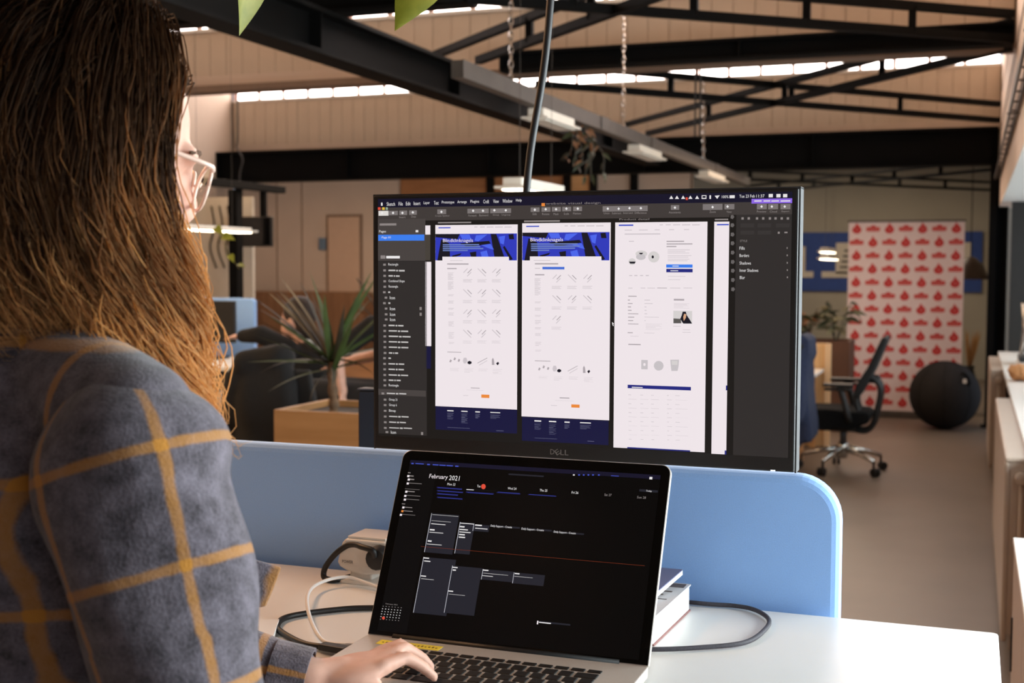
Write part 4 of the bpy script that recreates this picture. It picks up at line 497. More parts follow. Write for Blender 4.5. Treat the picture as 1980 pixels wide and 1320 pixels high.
def brace(a, b, z0, z1, n, label, ext=0.0):
    t = thing('cross_brace', label, 'brace', ((a[0]+b[0])/2, (a[1]+b[1])/2, z0), 'black double-bar roof braces')
    s = 0.05 if z1-z0 > 0.12 else 0.03
    MB().bar((a[0],a[1],z0),(b[0],b[1],z0), 0.05, s).build('bottom_bar', m_black, t)
    L = math.dist(a, b); e = (ext*(b[0]-a[0])/L, ext*(b[1]-a[1])/L); a2 = (a[0]-e[0], a[1]-e[1]) if a[0] < b[0] else a; b2 = (b[0]+e[0], b[1]+e[1]) if a[0] > b[0] else b
    MB().bar((a2[0],a2[1],z1),(b2[0],b2[1],z1), 0.05, s).build('top_bar', m_black, t)
    for k in range(1, n+1):
        f = k/(n+1); p = (a[0]+(b[0]-a[0])*f, a[1]+(b[1]-a[1])*f)
        MB().box(p[0]-0.022, p[1]-0.022, z0, p[0]+0.022, p[1]+0.022, z1).build('connector', m_black, t)
brace((0.18,8.55), (-3.20,12.75), 2.95, 3.10, 3, 'black double roof brace rising from the right wall towards the far left', 0.55)
brace((-3.17,9.15), (0.18,12.75), 2.96, 3.11, 3, 'black double roof brace crossing from the long beam to the far right wall')
brace((-3.17,7.95), (0.18,4.70), 2.95, 3.10, 5, 'black double roof brace at the top of the picture, falling left to the long beam', 0.75)
brace((-3.17,5.65), (0.18,8.33), 2.96, 3.11, 5, 'black double roof brace at the top right, meeting the shallow beam')
brace((-3.0,14.2), (0.15,17.6), 2.60, 2.70, 5, 'thin black roof brace behind the far beam, rising to the right')
brace((-3.0,17.6), (0.15,14.2), 2.61, 2.71, 5, 'thin black roof brace behind the far beam, rising to the left')

# ------------------------------------------------------------------ services under the roof
t = thing('cable_tray', 'long grey metal cable tray hanging on chains beside the long beam', 'cable tray', (-2.23, 9.4, 2.42))
MB().box(-2.265, 5.35, 2.42, -2.205, 13.15, 2.426).build('bottom', m_steel, t)
MB().box(-2.211, 5.35, 2.426, -2.205, 13.15, 2.502).build('side_panel', m_steel, t); MB().box(-2.265, 5.35, 2.426, -2.259, 13.15, 2.502).build('side_panel', m_steel, t)
for y in (7.6, 8.9, 11.3): MB().box(-2.204, y, 2.418, -2.199, y+0.18, 2.505).build('joint_plate', m_steel, t)
MB().box(-2.259, 5.352, 2.427, -2.211, 5.358, 2.50).build('end_plate', m_steel, t)
def chain(x, y, z0, z1, label):
    mb = MB(); n = int((z1-z0)/0.036); seg = 8
    for k in range(n):
        zc = z0+0.02+k*0.036; pts = []
        for i in range(seg+1):
            a = 2*PI*i/seg; dx = 0.011*math.cos(a); dz = 0.024*math.sin(a)
            pts.append((x+dx, y, zc+dz) if k % 2 == 0 else (x, y+dx, zc+dz))
        mb.tube(pts, 0.0035, 5)
    mb.tube([(x, y, z1-0.03), (x, y, z1+0.03)], 0.006, 6)
    o = mb.build('hanging_chain', m_chrome); tag(o, label, 'chain', 'steel chains carrying the cable tray')
for y, s in ((6.03,'near end of the cable tray'),(8.20,'middle of the cable tray'),(10.85,'far part of the cable tray')):
    z1 = 3.0+(y-3.95)/4.83*1.62 if y < 8.78 else 3.0+(y-8.88)/4.7*1.62
    chain(-2.225, y, 2.49, z1-0.03, 'thin steel chain holding up the '+s)
for x, q in ((-1.909,'left'),(-1.873,'right')):
    tag(MB().tube([(x,9.0,2.50),(x,9.0,3.02)], 0.007, 6).build('hanging_wire', m_dark), q+' one of two dark parallel wires hanging side by side under the roof', 'wire', 'pair of parallel hanging wires')
m_lum = mat('luminaire_white', (232,226,214), 0.4, noise=0.02)
def luminaire(x, y0, y1, zt, h, lit, label, wires=None):
    t = thing('batten_luminaire', label, 'lamp', (x, (y0+y1)/2, zt-h), 'white batten lights')
    MB().box(x-0.045, y0+0.03, zt-h+0.012, x+0.045, y1-0.03, zt).build('housing', m_lum, t, bevel=0.004)
    MB().box(x-0.075, y0, zt-h, x+0.075, y1, zt-h+0.012).build('reflector', m_lum, t, bevel=0.003)
    MB().box(x-0.05, y0+0.04, zt-h-0.006, x+0.05, y1-0.04, zt-h).build('diffuser', mat('lit_diffuser', (255,236,205), 0.4, emit=9.0) if lit else m_lum, t)
    for (wy, zz) in wires or []: MB().tube([(x,wy,zt-0.005),(x,wy,zz)], 0.0011, 6).build('wire', m_steel, t)
luminaire(-2.24, 6.43, 7.05, 2.418, 0.06, False, 'unlit white batten light under the near part of the cable tray')
luminaire(-2.24, 8.52, 9.22, 2.418, 0.06, False, 'unlit white batten light under the middle of the cable tray')
luminaire(-2.24, 10.92, 11.75, 2.418, 0.06, False, 'unlit white batten light under the far end of the cable tray')
luminaire(-1.93, 5.22, 5.90, 1.955, 0.05, True, 'lit white batten light hanging on wires just above the monitor', [(5.35,3.4),(5.8,3.55)])
luminaire(-1.56, 14.2, 15.0, 1.80, 0.05, True, 'lit batten light hanging before the blue board, higher of the two', [(14.3,3.1),(14.9,3.1)])
luminaire(-1.52, 13.85, 14.9, 1.72, 0.05, True, 'lit batten light hanging before the blue board, lower of the two', [(14.0,3.1),(14.8,3.1)])
# ladder-type cable run along the top of the right-hand wall
t = thing('cable_ladder', 'narrow metal cable ladder running along the top of the right wall', 'cable ladder', (0.15, 8.8, 2.43))
for x in (0.168, 0.204): MB().box(x-0.006, 4.2, 2.43, x+0.006, 13.1, 2.46).build('rail', m_steel, t)
rp = None
for k in range(22):
    if rp is None: rp = MB().box(0.174, 4.4, 2.438, 0.198, 4.415, 2.446).build('rung', m_steel, t)
    else:
        o = rp.copy(); col.objects.link(o); o.parent = t; o.location = (0, k*0.4, 0)
for y in (5.0,7.6,10.2,12.6): MB().box(0.15, y, 2.425, 0.216, y+0.03, 2.431).build('bracket', m_steel, t)
# ------------------------------------------------------------------ flat screen pictures
PAL = dict(w=(242,232,236), n=(27,26,62), b=(62,128,240), o=(238,140,62), d=(50,46,45), g=(74,68,66), k=(30,27,25), t=(236,233,233), s=(142,134,132), v=(142,104,228),
    h=(50,60,188), x=(28,26,36), Y=(78,104,238), J=(226,190,70), r=(226,80,60), z=(150,170,150), c=(66,60,58), e=(124,117,116), l=(226,221,216), m=(24,22,42), p=(72,66,60),
    u=(112,132,194), i=(72,88,200), a=(208,199,204), q=(176,167,172), f=(122,124,152), B=(72,112,214), S=(216,211,210), L=(202,196,199), K=(216,166,130), X=(92,88,86), D=(57,53,52),
    V=(38,42,126), M=(196,192,190), A=(104,99,98), N=(30,30,82), R=(118,50,30), q2=(190,190,200))
PAL['0'] = (7,6,6); PAL['1'] = (12,11,12); PAL['2'] = (38,38,46)
SCR = {}
def scr_mat(k):
    if k in SCR: return SCR[k]
    m = bpy.data.materials.new('screen_colour_'+k); m.use_nodes = True; b = m.node_tree.nodes['Principled BSDF']
    b.inputs['Base Color'].default_value = (0.002,0.002,0.002,1); b.inputs['Roughness'].default_value = 0.32; b.inputs['Specular IOR Level'].default_value = 0.12
    b.inputs['Emission Color'].default_value = rgb(PAL[k]); b.inputs['Emission Strength'].default_value = 0.97
    SCR[k] = m; return m
def screen_mesh(RE, TX, PO, fn):
    keys = []; mb = MB()
    def ki(k):
        if k not in keys: keys.append(k)
        return keys.index(k)
    for (k, l), s in RE.items():
        for q in s.split(','):
            a, b, c, d = map(float, q.split()); mb.add([fn(a,b,l), fn(a,d,l), fn(c,d,l), fn(c,b,l)], [(0,1,2,3)], ki(k))
    for (k, l), s in PO.items():
        for q in s.split(','):
            z = list(map(float, q.split())); pts = [(z[i], z[i+1]) for i in range(0, len(z), 2)]
            ar = sum(pts[i][0]*pts[(i+1) % len(pts)][1]-pts[(i+1) % len(pts)][0]*pts[i][1] for i in range(len(pts)))
            if ar > 0: pts = pts[::-1]
            mb.add([fn(x, y, l) for x, y in pts], [tuple(range(len(pts)))], ki(k))
    for txt, x, y, wd, h, k, l in TX:
        v, f = text_geo(txt); mn = v.min(0); sz = v.max(0)-mn
        mb.add([fn(x+(p[0]-mn[0])/sz[0]*wd, y+h-(p[1]-mn[1])/sz[1]*h, l) for p in v], f, ki(k))
    return mb, [scr_mat(k) for k in keys]
def rrect(x0, y0, x1, y1, r, n=6, corners=(1,1,1,1)):
    out = []
    for (cx, cy, a0, on) in ((x1-r,y1-r,0,corners[0]),(x0+r,y1-r,90,corners[1]),(x0+r,y0+r,180,corners[2]),(x1-r,y0+r,270,corners[3])):
        if on:
            for k in range(n+1):
                a = math.radians(a0+90*k/n); out.append((cx+r*math.cos(a), cy+r*math.sin(a)))
        else: out.append({0:(x1,y1),90:(x0,y1),180:(x0,y0),270:(x1,y0)}[a0])
    return out

# ------------------------------------------------------------------ the standing desk in front
DZ = 1.08
t = thing('standing_desk', 'white standing desk under the laptop in the foreground', 'desk', (-0.855, 1.36, 0))
MB().prism(rrect(-1.75, 0.99, 0.04, 1.73, 0.008, 3), lambda x,y,d: (x,y,d), DZ-0.026, DZ).build('tabletop', m_white, t, bevel=0.002)
for x in (-1.55, -0.16):
    MB().box(x-0.04, 1.34, 0.03, x+0.04, 1.42, 0.72).box(x-0.032, 1.348, 0.72, x+0.032, 1.412, DZ-0.06).build('leg', m_white2, t, bevel=0.004)
    MB().box(x-0.04, 1.06, 0.0, x+0.04, 1.70, 0.03).build('foot', m_white2, t, bevel=0.006)
    MB().box(x-0.03, 1.08, DZ-0.06, x+0.03, 1.68, DZ-0.026).build('top_bracket', m_white2, t)
MB().box(-1.52, 1.355, DZ-0.075, -0.19, 1.405, DZ-0.035).build('crossbar', m_white2, t)
m_felt = mat('blue_felt', (150,192,250), 0.95, noise=0.05, scale=700, bump=0.06, sheen=0.25)
t = thing('desk_screen', 'blue felt desk divider with a rounded corner behind the monitor and laptop', 'divider', (-0.95, 1.765, 0.80))
MB().prism(rrect(-1.78, 0.80, -0.163, 1.268, 0.062, 10), lambda x,z,d: (x,d,z), 1.745, 1.785).build('felt_panel', m_felt, t, smooth=False, bevel=0.012, seg=3, fix=True)
for x in (-1.5, -0.4): MB().box(x-0.03, 1.731, DZ-0.12, x+0.03, 1.744, DZ-0.028).build('clamp', m_white2, t)

# ------------------------------------------------------------------ monitor
t = thing('monitor', 'large black desktop monitor showing a website design program', 'monitor', (-0.511, 1.70, DZ))
MX0, MX1, MZ0, MZ1, MY = -0.811, -0.2115, 1.290, 1.654, 1.63
MB().box(MX0, MY, MZ0, MX1, MY+0.030, MZ1).build('bezel', mat('monitor_bezel', (20,19,20), 0.4, noise=0.05), t, bevel=0.002)
MB().box(MX0-0.002, MY+0.004, MZ0-0.001, MX0, MY+0.034, MZ1+0.001).box(MX1, MY+0.004, MZ0-0.001, MX1+0.002, MY+0.034, MZ1+0.001).box(MX0-0.002, MY+0.004, MZ1, MX1+0.002, MY+0.034, MZ1+0.002).build('silver_rim', mat('silver_plastic', (62,62,64), 0.6, metal=0.2, noise=0.02), t)
MB().box(-0.71, MY+0.031, 1.34, -0.31, MY+0.050, 1.60).build('back_cover', mat('silver_plastic', (0,0,0)), t, bevel=0.006)
mb, ml = screen_mesh(MON_R, MON_T, MON_P, lambda u, v, l: (MX0+0.0075+u/597*0.584, MY-0.0002-l*0.00009, MZ1-0.0047-v/336*0.3406))
mb.build('screen', ml, t)
lg = MB(); m_logo = mat('logo_grey', (152,150,150), 0.35, metal=0.6, noise=0.02)
for ch, x0, wd, rot in (('D',-0.5415,0.0058,0),('E',-0.5345,0.0062,35),('L',-0.5270,0.0052,0),('L',-0.5206,0.0052,0)):
    v, f = text_geo(ch); mn = v.min(0); sz = v.max(0)-mn; pts = []
    for p in v:
        x = (p[0]-mn[0])/sz[0]*wd-wd/2; z = (p[1]-mn[1])/sz[1]*0.0072-0.0036; a = math.radians(rot)
        pts.append((x0+wd/2+x*math.cos(a)-z*math.sin(a), MY-0.0006, 1.2995+x*math.sin(a)+z*math.cos(a)))
    lg.add(pts, f)
lg.build('logo', m_logo, t)
MB().box(MX1-0.03, MY-0.0008, MZ0+0.0005, MX1-0.024, MY, MZ0+0.002).build('power_light', mat('led_white', (240,245,255), 0.3, emit=1.0), t)
MB().cyl((-0.511,1.714,DZ),(-0.511,1.714,1.50), 0.013).build('pole', mat('silver_plastic', (0,0,0)), t, smooth=True)
MB().box(-0.556, 1.700, DZ, -0.466, 1.728, DZ+0.012).build('desk_clamp', m_blackpl, t, bevel=0.003)
MB().box(-0.535, 1.680, 1.42, -0.487, 1.701, 1.50).build('arm_bracket', m_blackpl, t, bevel=0.003)
# dark back of a second screen on the opposite desk
t = thing('opposite_monitor', 'dark back of a screen standing behind the blue divider at the monitor\'s left edge', 'monitor', (-0.92, 2.33, 0.72))
MB().box(-1.181, 2.30, 0.98, -0.58, 2.33, 1.302).build('housing', m_blackpl, t, bevel=0.004)
MB().box(-1.181, 2.298, 1.302, -0.58, 2.332, 1.305).build('top_rim', mat('silver_plastic', (0,0,0)), t)
MB().box(-0.91, 2.29, 0.735, -0.85, 2.30, 1.15).build('stand', m_blackpl, t); MB().prism(rrect(-1.0, 2.22, -0.76, 2.42, 0.03), lambda x,y,d: (x,y,d), 0.72, 0.735).build('base', m_blackpl, t)
t = thing('opposite_desk', 'white desk on the far side of the blue divider, mostly hidden', 'desk', (-0.855, 2.2, 0))
MB().box(-1.75, 1.82, 0.695, -0.18, 2.58, 0.72).build('tabletop', m_white, t, bevel=0.003)
for x in (-1.6, -0.35): MB().box(x-0.03, 2.15, 0.0, x+0.03, 2.23, 0.695).build('leg', m_white2, t)

# ------------------------------------------------------------------ laptop
m_alu = mat('aluminium', (202,194,186), 0.38, metal=0.3, noise=0.02, scale=300)
t = thing('laptop', 'open silver laptop with a dark calendar on its screen', 'laptop', (-0.5195, 1.26, DZ))
LX0, LX1, HY, HZ = -0.699, -0.340, 1.385, 1.0955
base = MB().prism(rrect(LX0, 1.138, LX1, 1.392, 0.012, 5), lambda x,y,d: (x,y,d), DZ+0.003, DZ+0.0155).build('base', m_alu, t, bevel=0.0015)
for x in (LX0+0.03, LX1-0.03):
    for y in (1.16, 1.37): MB().cyl((x,y,DZ),(x,y,DZ+0.0035), 0.006, n=10).build('rubber_foot', m_blackpl, base)
ld = Vector((0, 0.108, 0.2165)).normalized(); ln = Vector((0, -ld.z, ld.y)); LL = 0.2425
def lid(x, s, d): return (x, HY+ld.y*s+ln.y*d, HZ+ld.z*s+ln.z*d)
lo = MB().prism(rrect(LX0, 0.0, LX1, LL, 0.012, 6, (1,1,0,0)), lambda x,s,d: lid(x,s,d), -0.006, 0.0).build('lid', m_alu, t, bevel=0.0012, fix=True)
MB().prism(rrect(LX0+0.0012, 0.001, LX1-0.0012, LL-0.0012, 0.011, 6, (1,1,0,0)), lambda x,s,d: lid(x,s,d), 0.0, 0.0006).build('glass_border', mat('laptop_glass', (6,6,6), 0.15, noise=0.05, spec=0.2), lo, fix=True)
mb, ml = screen_mesh(LAP_R, LAP_T, LAP_P, lambda u, v, l: lid(LX0+0.0125+u/332*0.334, LL-0.014-v/207*0.2225, 0.0007+l*0.00007))
mb.build('screen', ml, lo)
MB().cyl((LX0+0.035,HY+0.002,HZ-0.001),(LX1-0.035,HY+0.002,HZ-0.001), 0.0052, n=12).build('hinge', m_blackpl, t, smooth=True)
m_key = mat('key_black', (17,17,18), 0.5, noise=0.1, scale=200)
kz = DZ+0.0155
def key(x0, x1, y0, y1):
    return MB().box(x0, y0, kz, x1, y1, kz+0.0014).build('key', m_key, t, bevel=0.0008, seg=1)
KX0, KX1 = -0.6565, -0.3825; kp = {}
rows = [(1.348, 0.0085, [1]*14), (1.3345, 0.0155, [1]*13+[1.55]), (1.3155, 0.0155, [1.55]+[1]*13), (1.2965, 0.0155, [1.85]+[1]*11+[1.7]), (1.2775, 0.0155, [2.4]+[1]*10+[2.15]), (1.2585, 0.0155, [1,1,1,1.27,5.4,1.27,1,.93,.93,.93])]
for yb, kh, ws in rows:
    tot = sum(ws); unit = (KX1-KX0)/tot; x = KX0
    for wd in ws:
        kx0, kx1 = x+0.0016, x+wd*unit-0.0016; sig = (round(wd,2), kh, round(unit,5))
        if sig in kp:
            pr, px, py = kp[sig]; o = pr.copy(); col.objects.link(o); o.parent = t; o.location = (kx0-px, yb-py, 0)
        else: kp[sig] = (key(kx0, kx1, yb-kh, yb), kx0, yb)
        x += wd*unit
MB().prism(rrect(-0.5725, 1.150, -0.4665, 1.228, 0.003, 3), lambda x,y,d: (x,y,d), kz, kz+0.0003).build('trackpad', mat('trackpad_grey', (178,174,170), 0.35, metal=0.7), t)
st = MB().box(-0.672, 1.3535, kz, -0.590, 1.3705, kz+0.0004).build('sticker', mat('yellow_paper', (240,216,70), 0.7, noise=0.04), t)
dm = MB()
for k in range(16): dm.box(-0.667+k*0.0047, 1.3600, kz+0.0004, -0.6645+k*0.0047, 1.3630+0.001*(k % 3), kz+0.0005)
dm.build('print', mat('print_dark', (120,100,30), 0.8), st)

# ------------------------------------------------------------------ things on the desk
t = thing('thick_book', 'thick paperback with black-marked pale cover lying behind the laptop', 'book', (-0.44, 1.60, DZ))
RB = lambda x, y: (x, y)
MB().add([(-0.54,1.525,DZ+0.002),(-0.367,1.515,DZ+0.002),(-0.359,1.690,DZ+0.002),(-0.53,1.694,DZ+0.002),(-0.54,1.525,DZ+0.035),(-0.367,1.515,DZ+0.035),(-0.359,1.690,DZ+0.035),(-0.53,1.694,DZ+0.035)],
    [(0,3,2,1),(4,5,6,7),(0,1,5,4),(1,2,6,5),(2,3,7,6),(3,0,4,7)]).build('pages', mat('paper_pages', (240,236,232), 0.8, noise=0.05, scale=60, stretch=(1,1,30)), t)
for z, mm in ((DZ, mat('cover_red_brown', (150,104,100), 0.6)), (DZ+0.035, mat('cover_pale', (206,204,206), 0.5, noise=0.03))):
    cv = MB().add([(-0.542,1.524,z),(-0.365,1.513,z),(-0.357,1.692,z),(-0.532,1.696,z),(-0.542,1.524,z+0.002),(-0.365,1.513,z+0.002),(-0.357,1.692,z+0.002),(-0.532,1.696,z+0.002)],
        [(0,3,2,1),(4,5,6,7),(0,1,5,4),(1,2,6,5),(2,3,7,6),(3,0,4,7)]).build('cover', mm, t)
pm = MB()
for y0, y1, a, b in ((1.668,1.688,-0.41,-0.362),(1.640,1.645,-0.41,-0.372),(1.622,1.627,-0.42,-0.38),(1.600,1.603,-0.43,-0.37),(1.575,1.579,-0.44,-0.385)):
    pm.box(a, y0, DZ+0.0371, b, y1, DZ+0.0374)
pm.build('cover_print', mat('print_brown_grey', (96,84,80), 0.6), cv)
t = thing('thin_notebook', 'thin blue-grey notebook resting tilted on the thick book', 'notebook', (-0.44, 1.63, DZ+0.0375))
def nb(z): return [(-0.56,1.60,DZ+0.0376+z),(-0.385,1.583,DZ+0.0376+z),(-0.368,1.688,DZ+0.050+z),(-0.55,1.692,DZ+0.050+z)]
MB().add(nb(0)+nb(0.006), [(0,3,2,1),(4,5,6,7),(0,1,5,4),(1,2,6,5),(2,3,7,6),(3,0,4,7)]).build('pages', mat('paper_pages', (0,0,0)), t)
MB().add(nb(0.006)+nb(0.0075), [(0,3,2,1),(4,5,6,7),(0,1,5,4),(1,2,6,5),(2,3,7,6),(3,0,4,7)]).build('cover', mat('cover_blue_grey', (112,116,150), 0.45, noise=0.03), t)
t = thing('white_pad', 'flat white pad with a thin edge lying by the plaid sleeve', 'notepad', (-0.90, 1.33, DZ))
q = [(-0.797,1.316),(-0.846,1.421),(-0.980,1.358),(-0.931,1.253)]
MB().prism(q, lambda x,y,d: (x,y,d), DZ, DZ+0.009).build('pages', mat('paper_pages', (0,0,0)), t, fix=True)
MB().prism([(p[0]*1.0, p[1]) for p in q], lambda x,y,d: (x,y,d), DZ+0.009, DZ+0.0105).build('cover', m_white, t, fix=True)

m_sock = mat('socket_white', (232,224,214), 0.4, noise=0.02)
t = thing('power_socket_block', 'white desktop power socket block beside the laptop with a black plug in it', 'socket', (-0.85, 1.69, DZ))
MB().prism(rrect(-0.888, 1.655, -0.795, 1.728, 0.01), lambda x,y,d: (x,y,d), DZ, DZ+0.005).build('foot', m_sock, t, bevel=0.001)
MB().prism([(-0.874,DZ+0.004),(-0.835,DZ+0.004),(-0.838,1.104),(-0.872,1.104)], lambda x,z,d: (x,d,z), 1.672, 1.716).build('neck', m_sock, t, bevel=0.003, fix=True)
hs = MB().prism([(-0.872,1.098),(-0.842,1.094),(-0.800,1.100),(-0.795,1.106),(-0.803,1.140),(-0.808,1.1465),(-0.874,1.1465),(-0.880,1.140),(-0.888,1.110),(-0.884,1.104)], lambda x,z,d: (x,d,z), 1.660, 1.722).build('housing', m_sock, t, bevel=0.003, fix=True)
MB().box(-0.872, 1.664, 1.1465, -0.809, 1.722, 1.1505).build('lid', m_sock, t, bevel=0.001)
v, f = text_geo('POWER'); mn = v.min(0); sz = v.max(0)-mn
MB().add([(-0.879+(p[0]-mn[0])/sz[0]*0.018, 1.6595, 1.1100+(p[1]-mn[1])/sz[1]*0.0045) for p in v], f).build('lettering', mat('print_black', (40,34,30), 0.6), hs)
t = thing('power_plug', 'black power plug with a thick black cable looping beside the socket block', 'plug', (-0.86, 1.65, DZ))
MB().cyl((-0.815,1.6595,1.124),(-0.815,1.640,1.124), 0.019, 0.016, n=16).build('plug_body', m_blackpl, t, smooth=True, bevel=0.002)
MB().tube(spline([(-0.815,1.640,1.128),(-0.817,1.637,1.138),(-0.836,1.640,1.1413),(-0.853,1.650,1.1413),(-0.869,1.655,1.1373),(-0.887,1.655,1.1243),(-0.902,1.655,1.1066),(-0.908,1.655,1.0930),(-0.903,1.652,1.0855),(-0.885,1.655,1.0848),(-0.862,1.700,1.0848),(-0.80,1.735,1.0848)]), 0.0044, 10).build('cable', m_blackpl, t, smooth=True)
def cable(name, pts, r, mm, label, plug=None):
    t = thing(name, label, 'cable', pts[0])
    MB().tube(spline(pts), r, 10).build('cord', mm, t, smooth=True)
    if plug:
        a, b, w_, h_ = plug; MB().bar(a, b, w_, h_).build('plug', mm, t, bevel=0.001)
m_cwhite = mat('cable_white', (236,234,232), 0.4, noise=0.01)
cable('charging_cable', [(-0.702,1.362,1.0885),(-0.722,1.360,1.0875),(-0.755,1.372,1.086),(-0.806,1.432,1.093),(-0.860,1.521,1.096),(-0.886,1.600,1.092),(-0.865,1.641,1.094),(-0.820,1.634,1.089),(-0.760,1.61,1.0832)], 0.0026, m_cwhite, 'thin white charging cable curling from the laptop\'s left side', ((-0.7005,1.362,1.0885),(-0.716,1.3605,1.088),0.006,0.005))
cable('display_cable', [(-0.702,1.336,1.0895),(-0.725,1.346,1.087),(-0.770,1.354,1.0845),(-0.823,1.388,1.0845),(-0.845,1.415,1.0845),(-0.851,1.455,1.0845),(-0.814,1.502,1.0845),(-0.770,1.532,1.0845),(-0.68,1.56,1.0845),(-0.60,1.60,1.0845)], 0.0040, m_blackpl, 'black display cable looping on the desk left of the laptop', ((-0.7005,1.335,1.0895),(-0.742,1.347,1.087),0.014,0.008))
cable('braided_cable', [(-0.46,1.47,1.0845),(-0.40,1.478,1.0845),(-0.358,1.487,1.0845),(-0.309,1.513,1.0845),(-0.259,1.555,1.0845),(-0.244,1.624,1.0845),(-0.248,1.674,1.0845),(-0.273,1.712,1.0845),(-0.303,1.722,1.0845),(-0.345,1.718,1.0845),(-0.42,1.722,1.0845)], 0.0031, mat('braid_grey', (62,59,66), 0.7, noise=0.2, scale=400), 'grey braided cable looping on the desk right of the laptop')
t = thing('hanging_power_cable', 'thick black cable hanging from the roof down behind the monitor', 'cable', (-0.66,1.93,0))
MB().tube(spline([(-0.575,1.90,3.95),(-0.60,1.90,2.7),(-0.635,1.90,1.972),(-0.674,1.90,1.670),(-0.70,1.93,1.20),(-0.70,1.95,0.722)], 10), 0.0062, 10).build('cord', mat('cable_dark', (26,25,27), 0.45, noise=0.05), t, smooth=True)
# ------------------------------------------------------------------ right-hand wall: radiators, cabinet, things on the sill
m_rad = mat('radiator_enamel', (172,156,142), 0.4, noise=0.02)
def radiator(y0, y1, label):
    t = thing('radiator', label, 'radiator', (0.18, (y0+y1)/2, 0), 'panel radiators below the windows')
    MB().box(0.130, y0, 0.09, 0.150, y1, 0.80).build('front_panel', m_rad, t, bevel=0.006)
    MB().box(0.214, y0, 0.09, 0.234, y1, 0.80).build('back_panel', m_rad, t, bevel=0.006)
    MB().box(0.130, y0, 0.80, 0.234, y1, 0.822).build('top_grille', m_rad, t, bevel=0.008)
    for y in (y0, y1-0.006): MB().box(0.150, y, 0.12, 0.214, y+0.006, 0.80).build('end_plate', m_rad, t)
    MB().cyl((0.19,y0,0.745),(0.19,y0-0.05,0.745), 0.026, 0.022, n=16).build('valve_knob', m_rad, t, smooth=True, bevel=0.003)
    MB().tube([(0.19,y0-0.02,0.74),(0.19,y0-0.022,0.05)], 0.009, 8).build('pipe', m_rad, t, smooth=True)
    for y in (y0+0.2, y1-0.2): MB().box(0.165, y, 0.0, 0.200, y+0.04, 0.10).build('foot', m_rad, t)
radiator(5.25, 7.70, 'long cream panel radiator nearest the camera on the right wall')
radiator(9.90, 11.45, 'cream panel radiator farther down the right wall by the column')
t = thing('slim_cabinet', 'slim white cabinet at the bottom right edge beside the desk', 'cabinet', (0.16, 1.9, 0))
MB().box(0.116, 0.3, 0.05, 0.212, 3.52, 0.835).build('body', mat('cabinet_white_shaded', (170,152,138), 0.5, noise=0.02), t, bevel=0.003)  # white body and doors, their shade put into the colour as brown
MB().box(0.112, 0.3, 0.835, 0.2135, 3.525, 0.85).build('top', m_white, t, bevel=0.002)
MB().box(0.13, 0.32, 0.0, 0.20, 3.50, 0.05).build('plinth', m_dark, t)
for y in (0.9, 1.55, 2.2, 2.85):
    d = MB().box(0.1135, y+0.004, 0.06, 0.1165, y+0.646, 0.83).build('door', mat('cabinet_white_shaded', (0,0,0)), t, bevel=0.001, seg=1)
    MB().box(0.109, y+0.58, 0.52, 0.1135, y+0.588, 0.66).build('handle', m_dark, d)
t = thing('paper_bag', 'crumpled brown paper bag on the white window sill', 'bag', (0.31, 8.85, 0.832))
b = MB().ell((0.31,8.85,0.885), (0.085,0.12,0.052)).ell((0.27,8.80,0.905), (0.05,0.06,0.035)).ell((0.35,8.9,0.89), (0.05,0.07,0.05))
organic('paper', b, 0.012, mat('kraft_paper', (188,132,84), 0.75, noise=0.15, scale=25, bump=0.5), t, 1, disp=lambda v: v+0.006*np.sin(v[:, [1,2,0]]*90)+0.004*np.sin(v[:, [2,0,1]]*160))
MB().box(0.262, 8.75, 0.884, 0.268, 8.77, 0.896).build('opening', m_blackpl, t)
tag(MB().prism([(0.24,9.25),(0.36,9.22),(0.40,9.75),(0.26,9.78)], lambda x,y,d: (x,y,d), 0.832, 0.836).build('paper_sheet', m_white, None, fix=True), 'white sheets of paper on the sill beyond the paper bag', 'paper')
t = thing('sill_display', 'dark display on thin grey legs standing on the window sill', 'monitor', (0.36, 10.4, 0.832))
MB().box(0.335, 10.2, 0.86, 0.48, 10.62, 0.90).build('base', m_blackpl, t, bevel=0.004)
MB().box(0.40, 10.2, 1.0, 0.43, 10.75, 1.42).build('screen_panel', m_blackpl, t, bevel=0.004)
for y in (10.25, 10.55): MB().tube([(0.345,y,0.842),(0.372,y,1.10),(0.36,y,1.30)], 0.009, 8).build('leg', m_chrome, t, smooth=True)
MB().box(0.325, 10.22, 0.832, 0.40, 10.58, 0.86).build('foot', m_white2, t)

# ------------------------------------------------------------------ banner, ball
m_red = mat('banner_red', (206,52,52), 0.6, noise=0.03)
t = thing('display_banner', 'tall pink-white display banner covered in red logos standing at the back', 'banner', (-0.68, 13.82, 0))
BX0, BX1, BZ0, BZ1, BY = -1.262, -0.102, 0.07, 2.055, 13.80
MB().box(BX0, BY, BZ0, BX1, BY+0.02, BZ1).build('canvas', mat('banner_canvas', (240,218,216), 0.6, noise=0.02), t)
pr = MB(); cw = (BX1-BX0)/7.0; rh = 0.1405
drop = [(0,1.0),(.10,.72),(.34,.42),(.5,.1),(.5,-.15),(.38,-.42),(.15,-.58),(-.15,-.58),(-.38,-.42),(-.5,-.15),(-.48,.12),(-.3,.35),(-.16,.55),(-.1,.8)]
word = [(-1,.45),(-.45,.5),(-.35,.72),(-.1,.95),(.2,.95),(.4,.7),(.5,.5),(1,.48),(1,-.5),(.6,-.62),(-.5,-.6),(-1,-.55)]
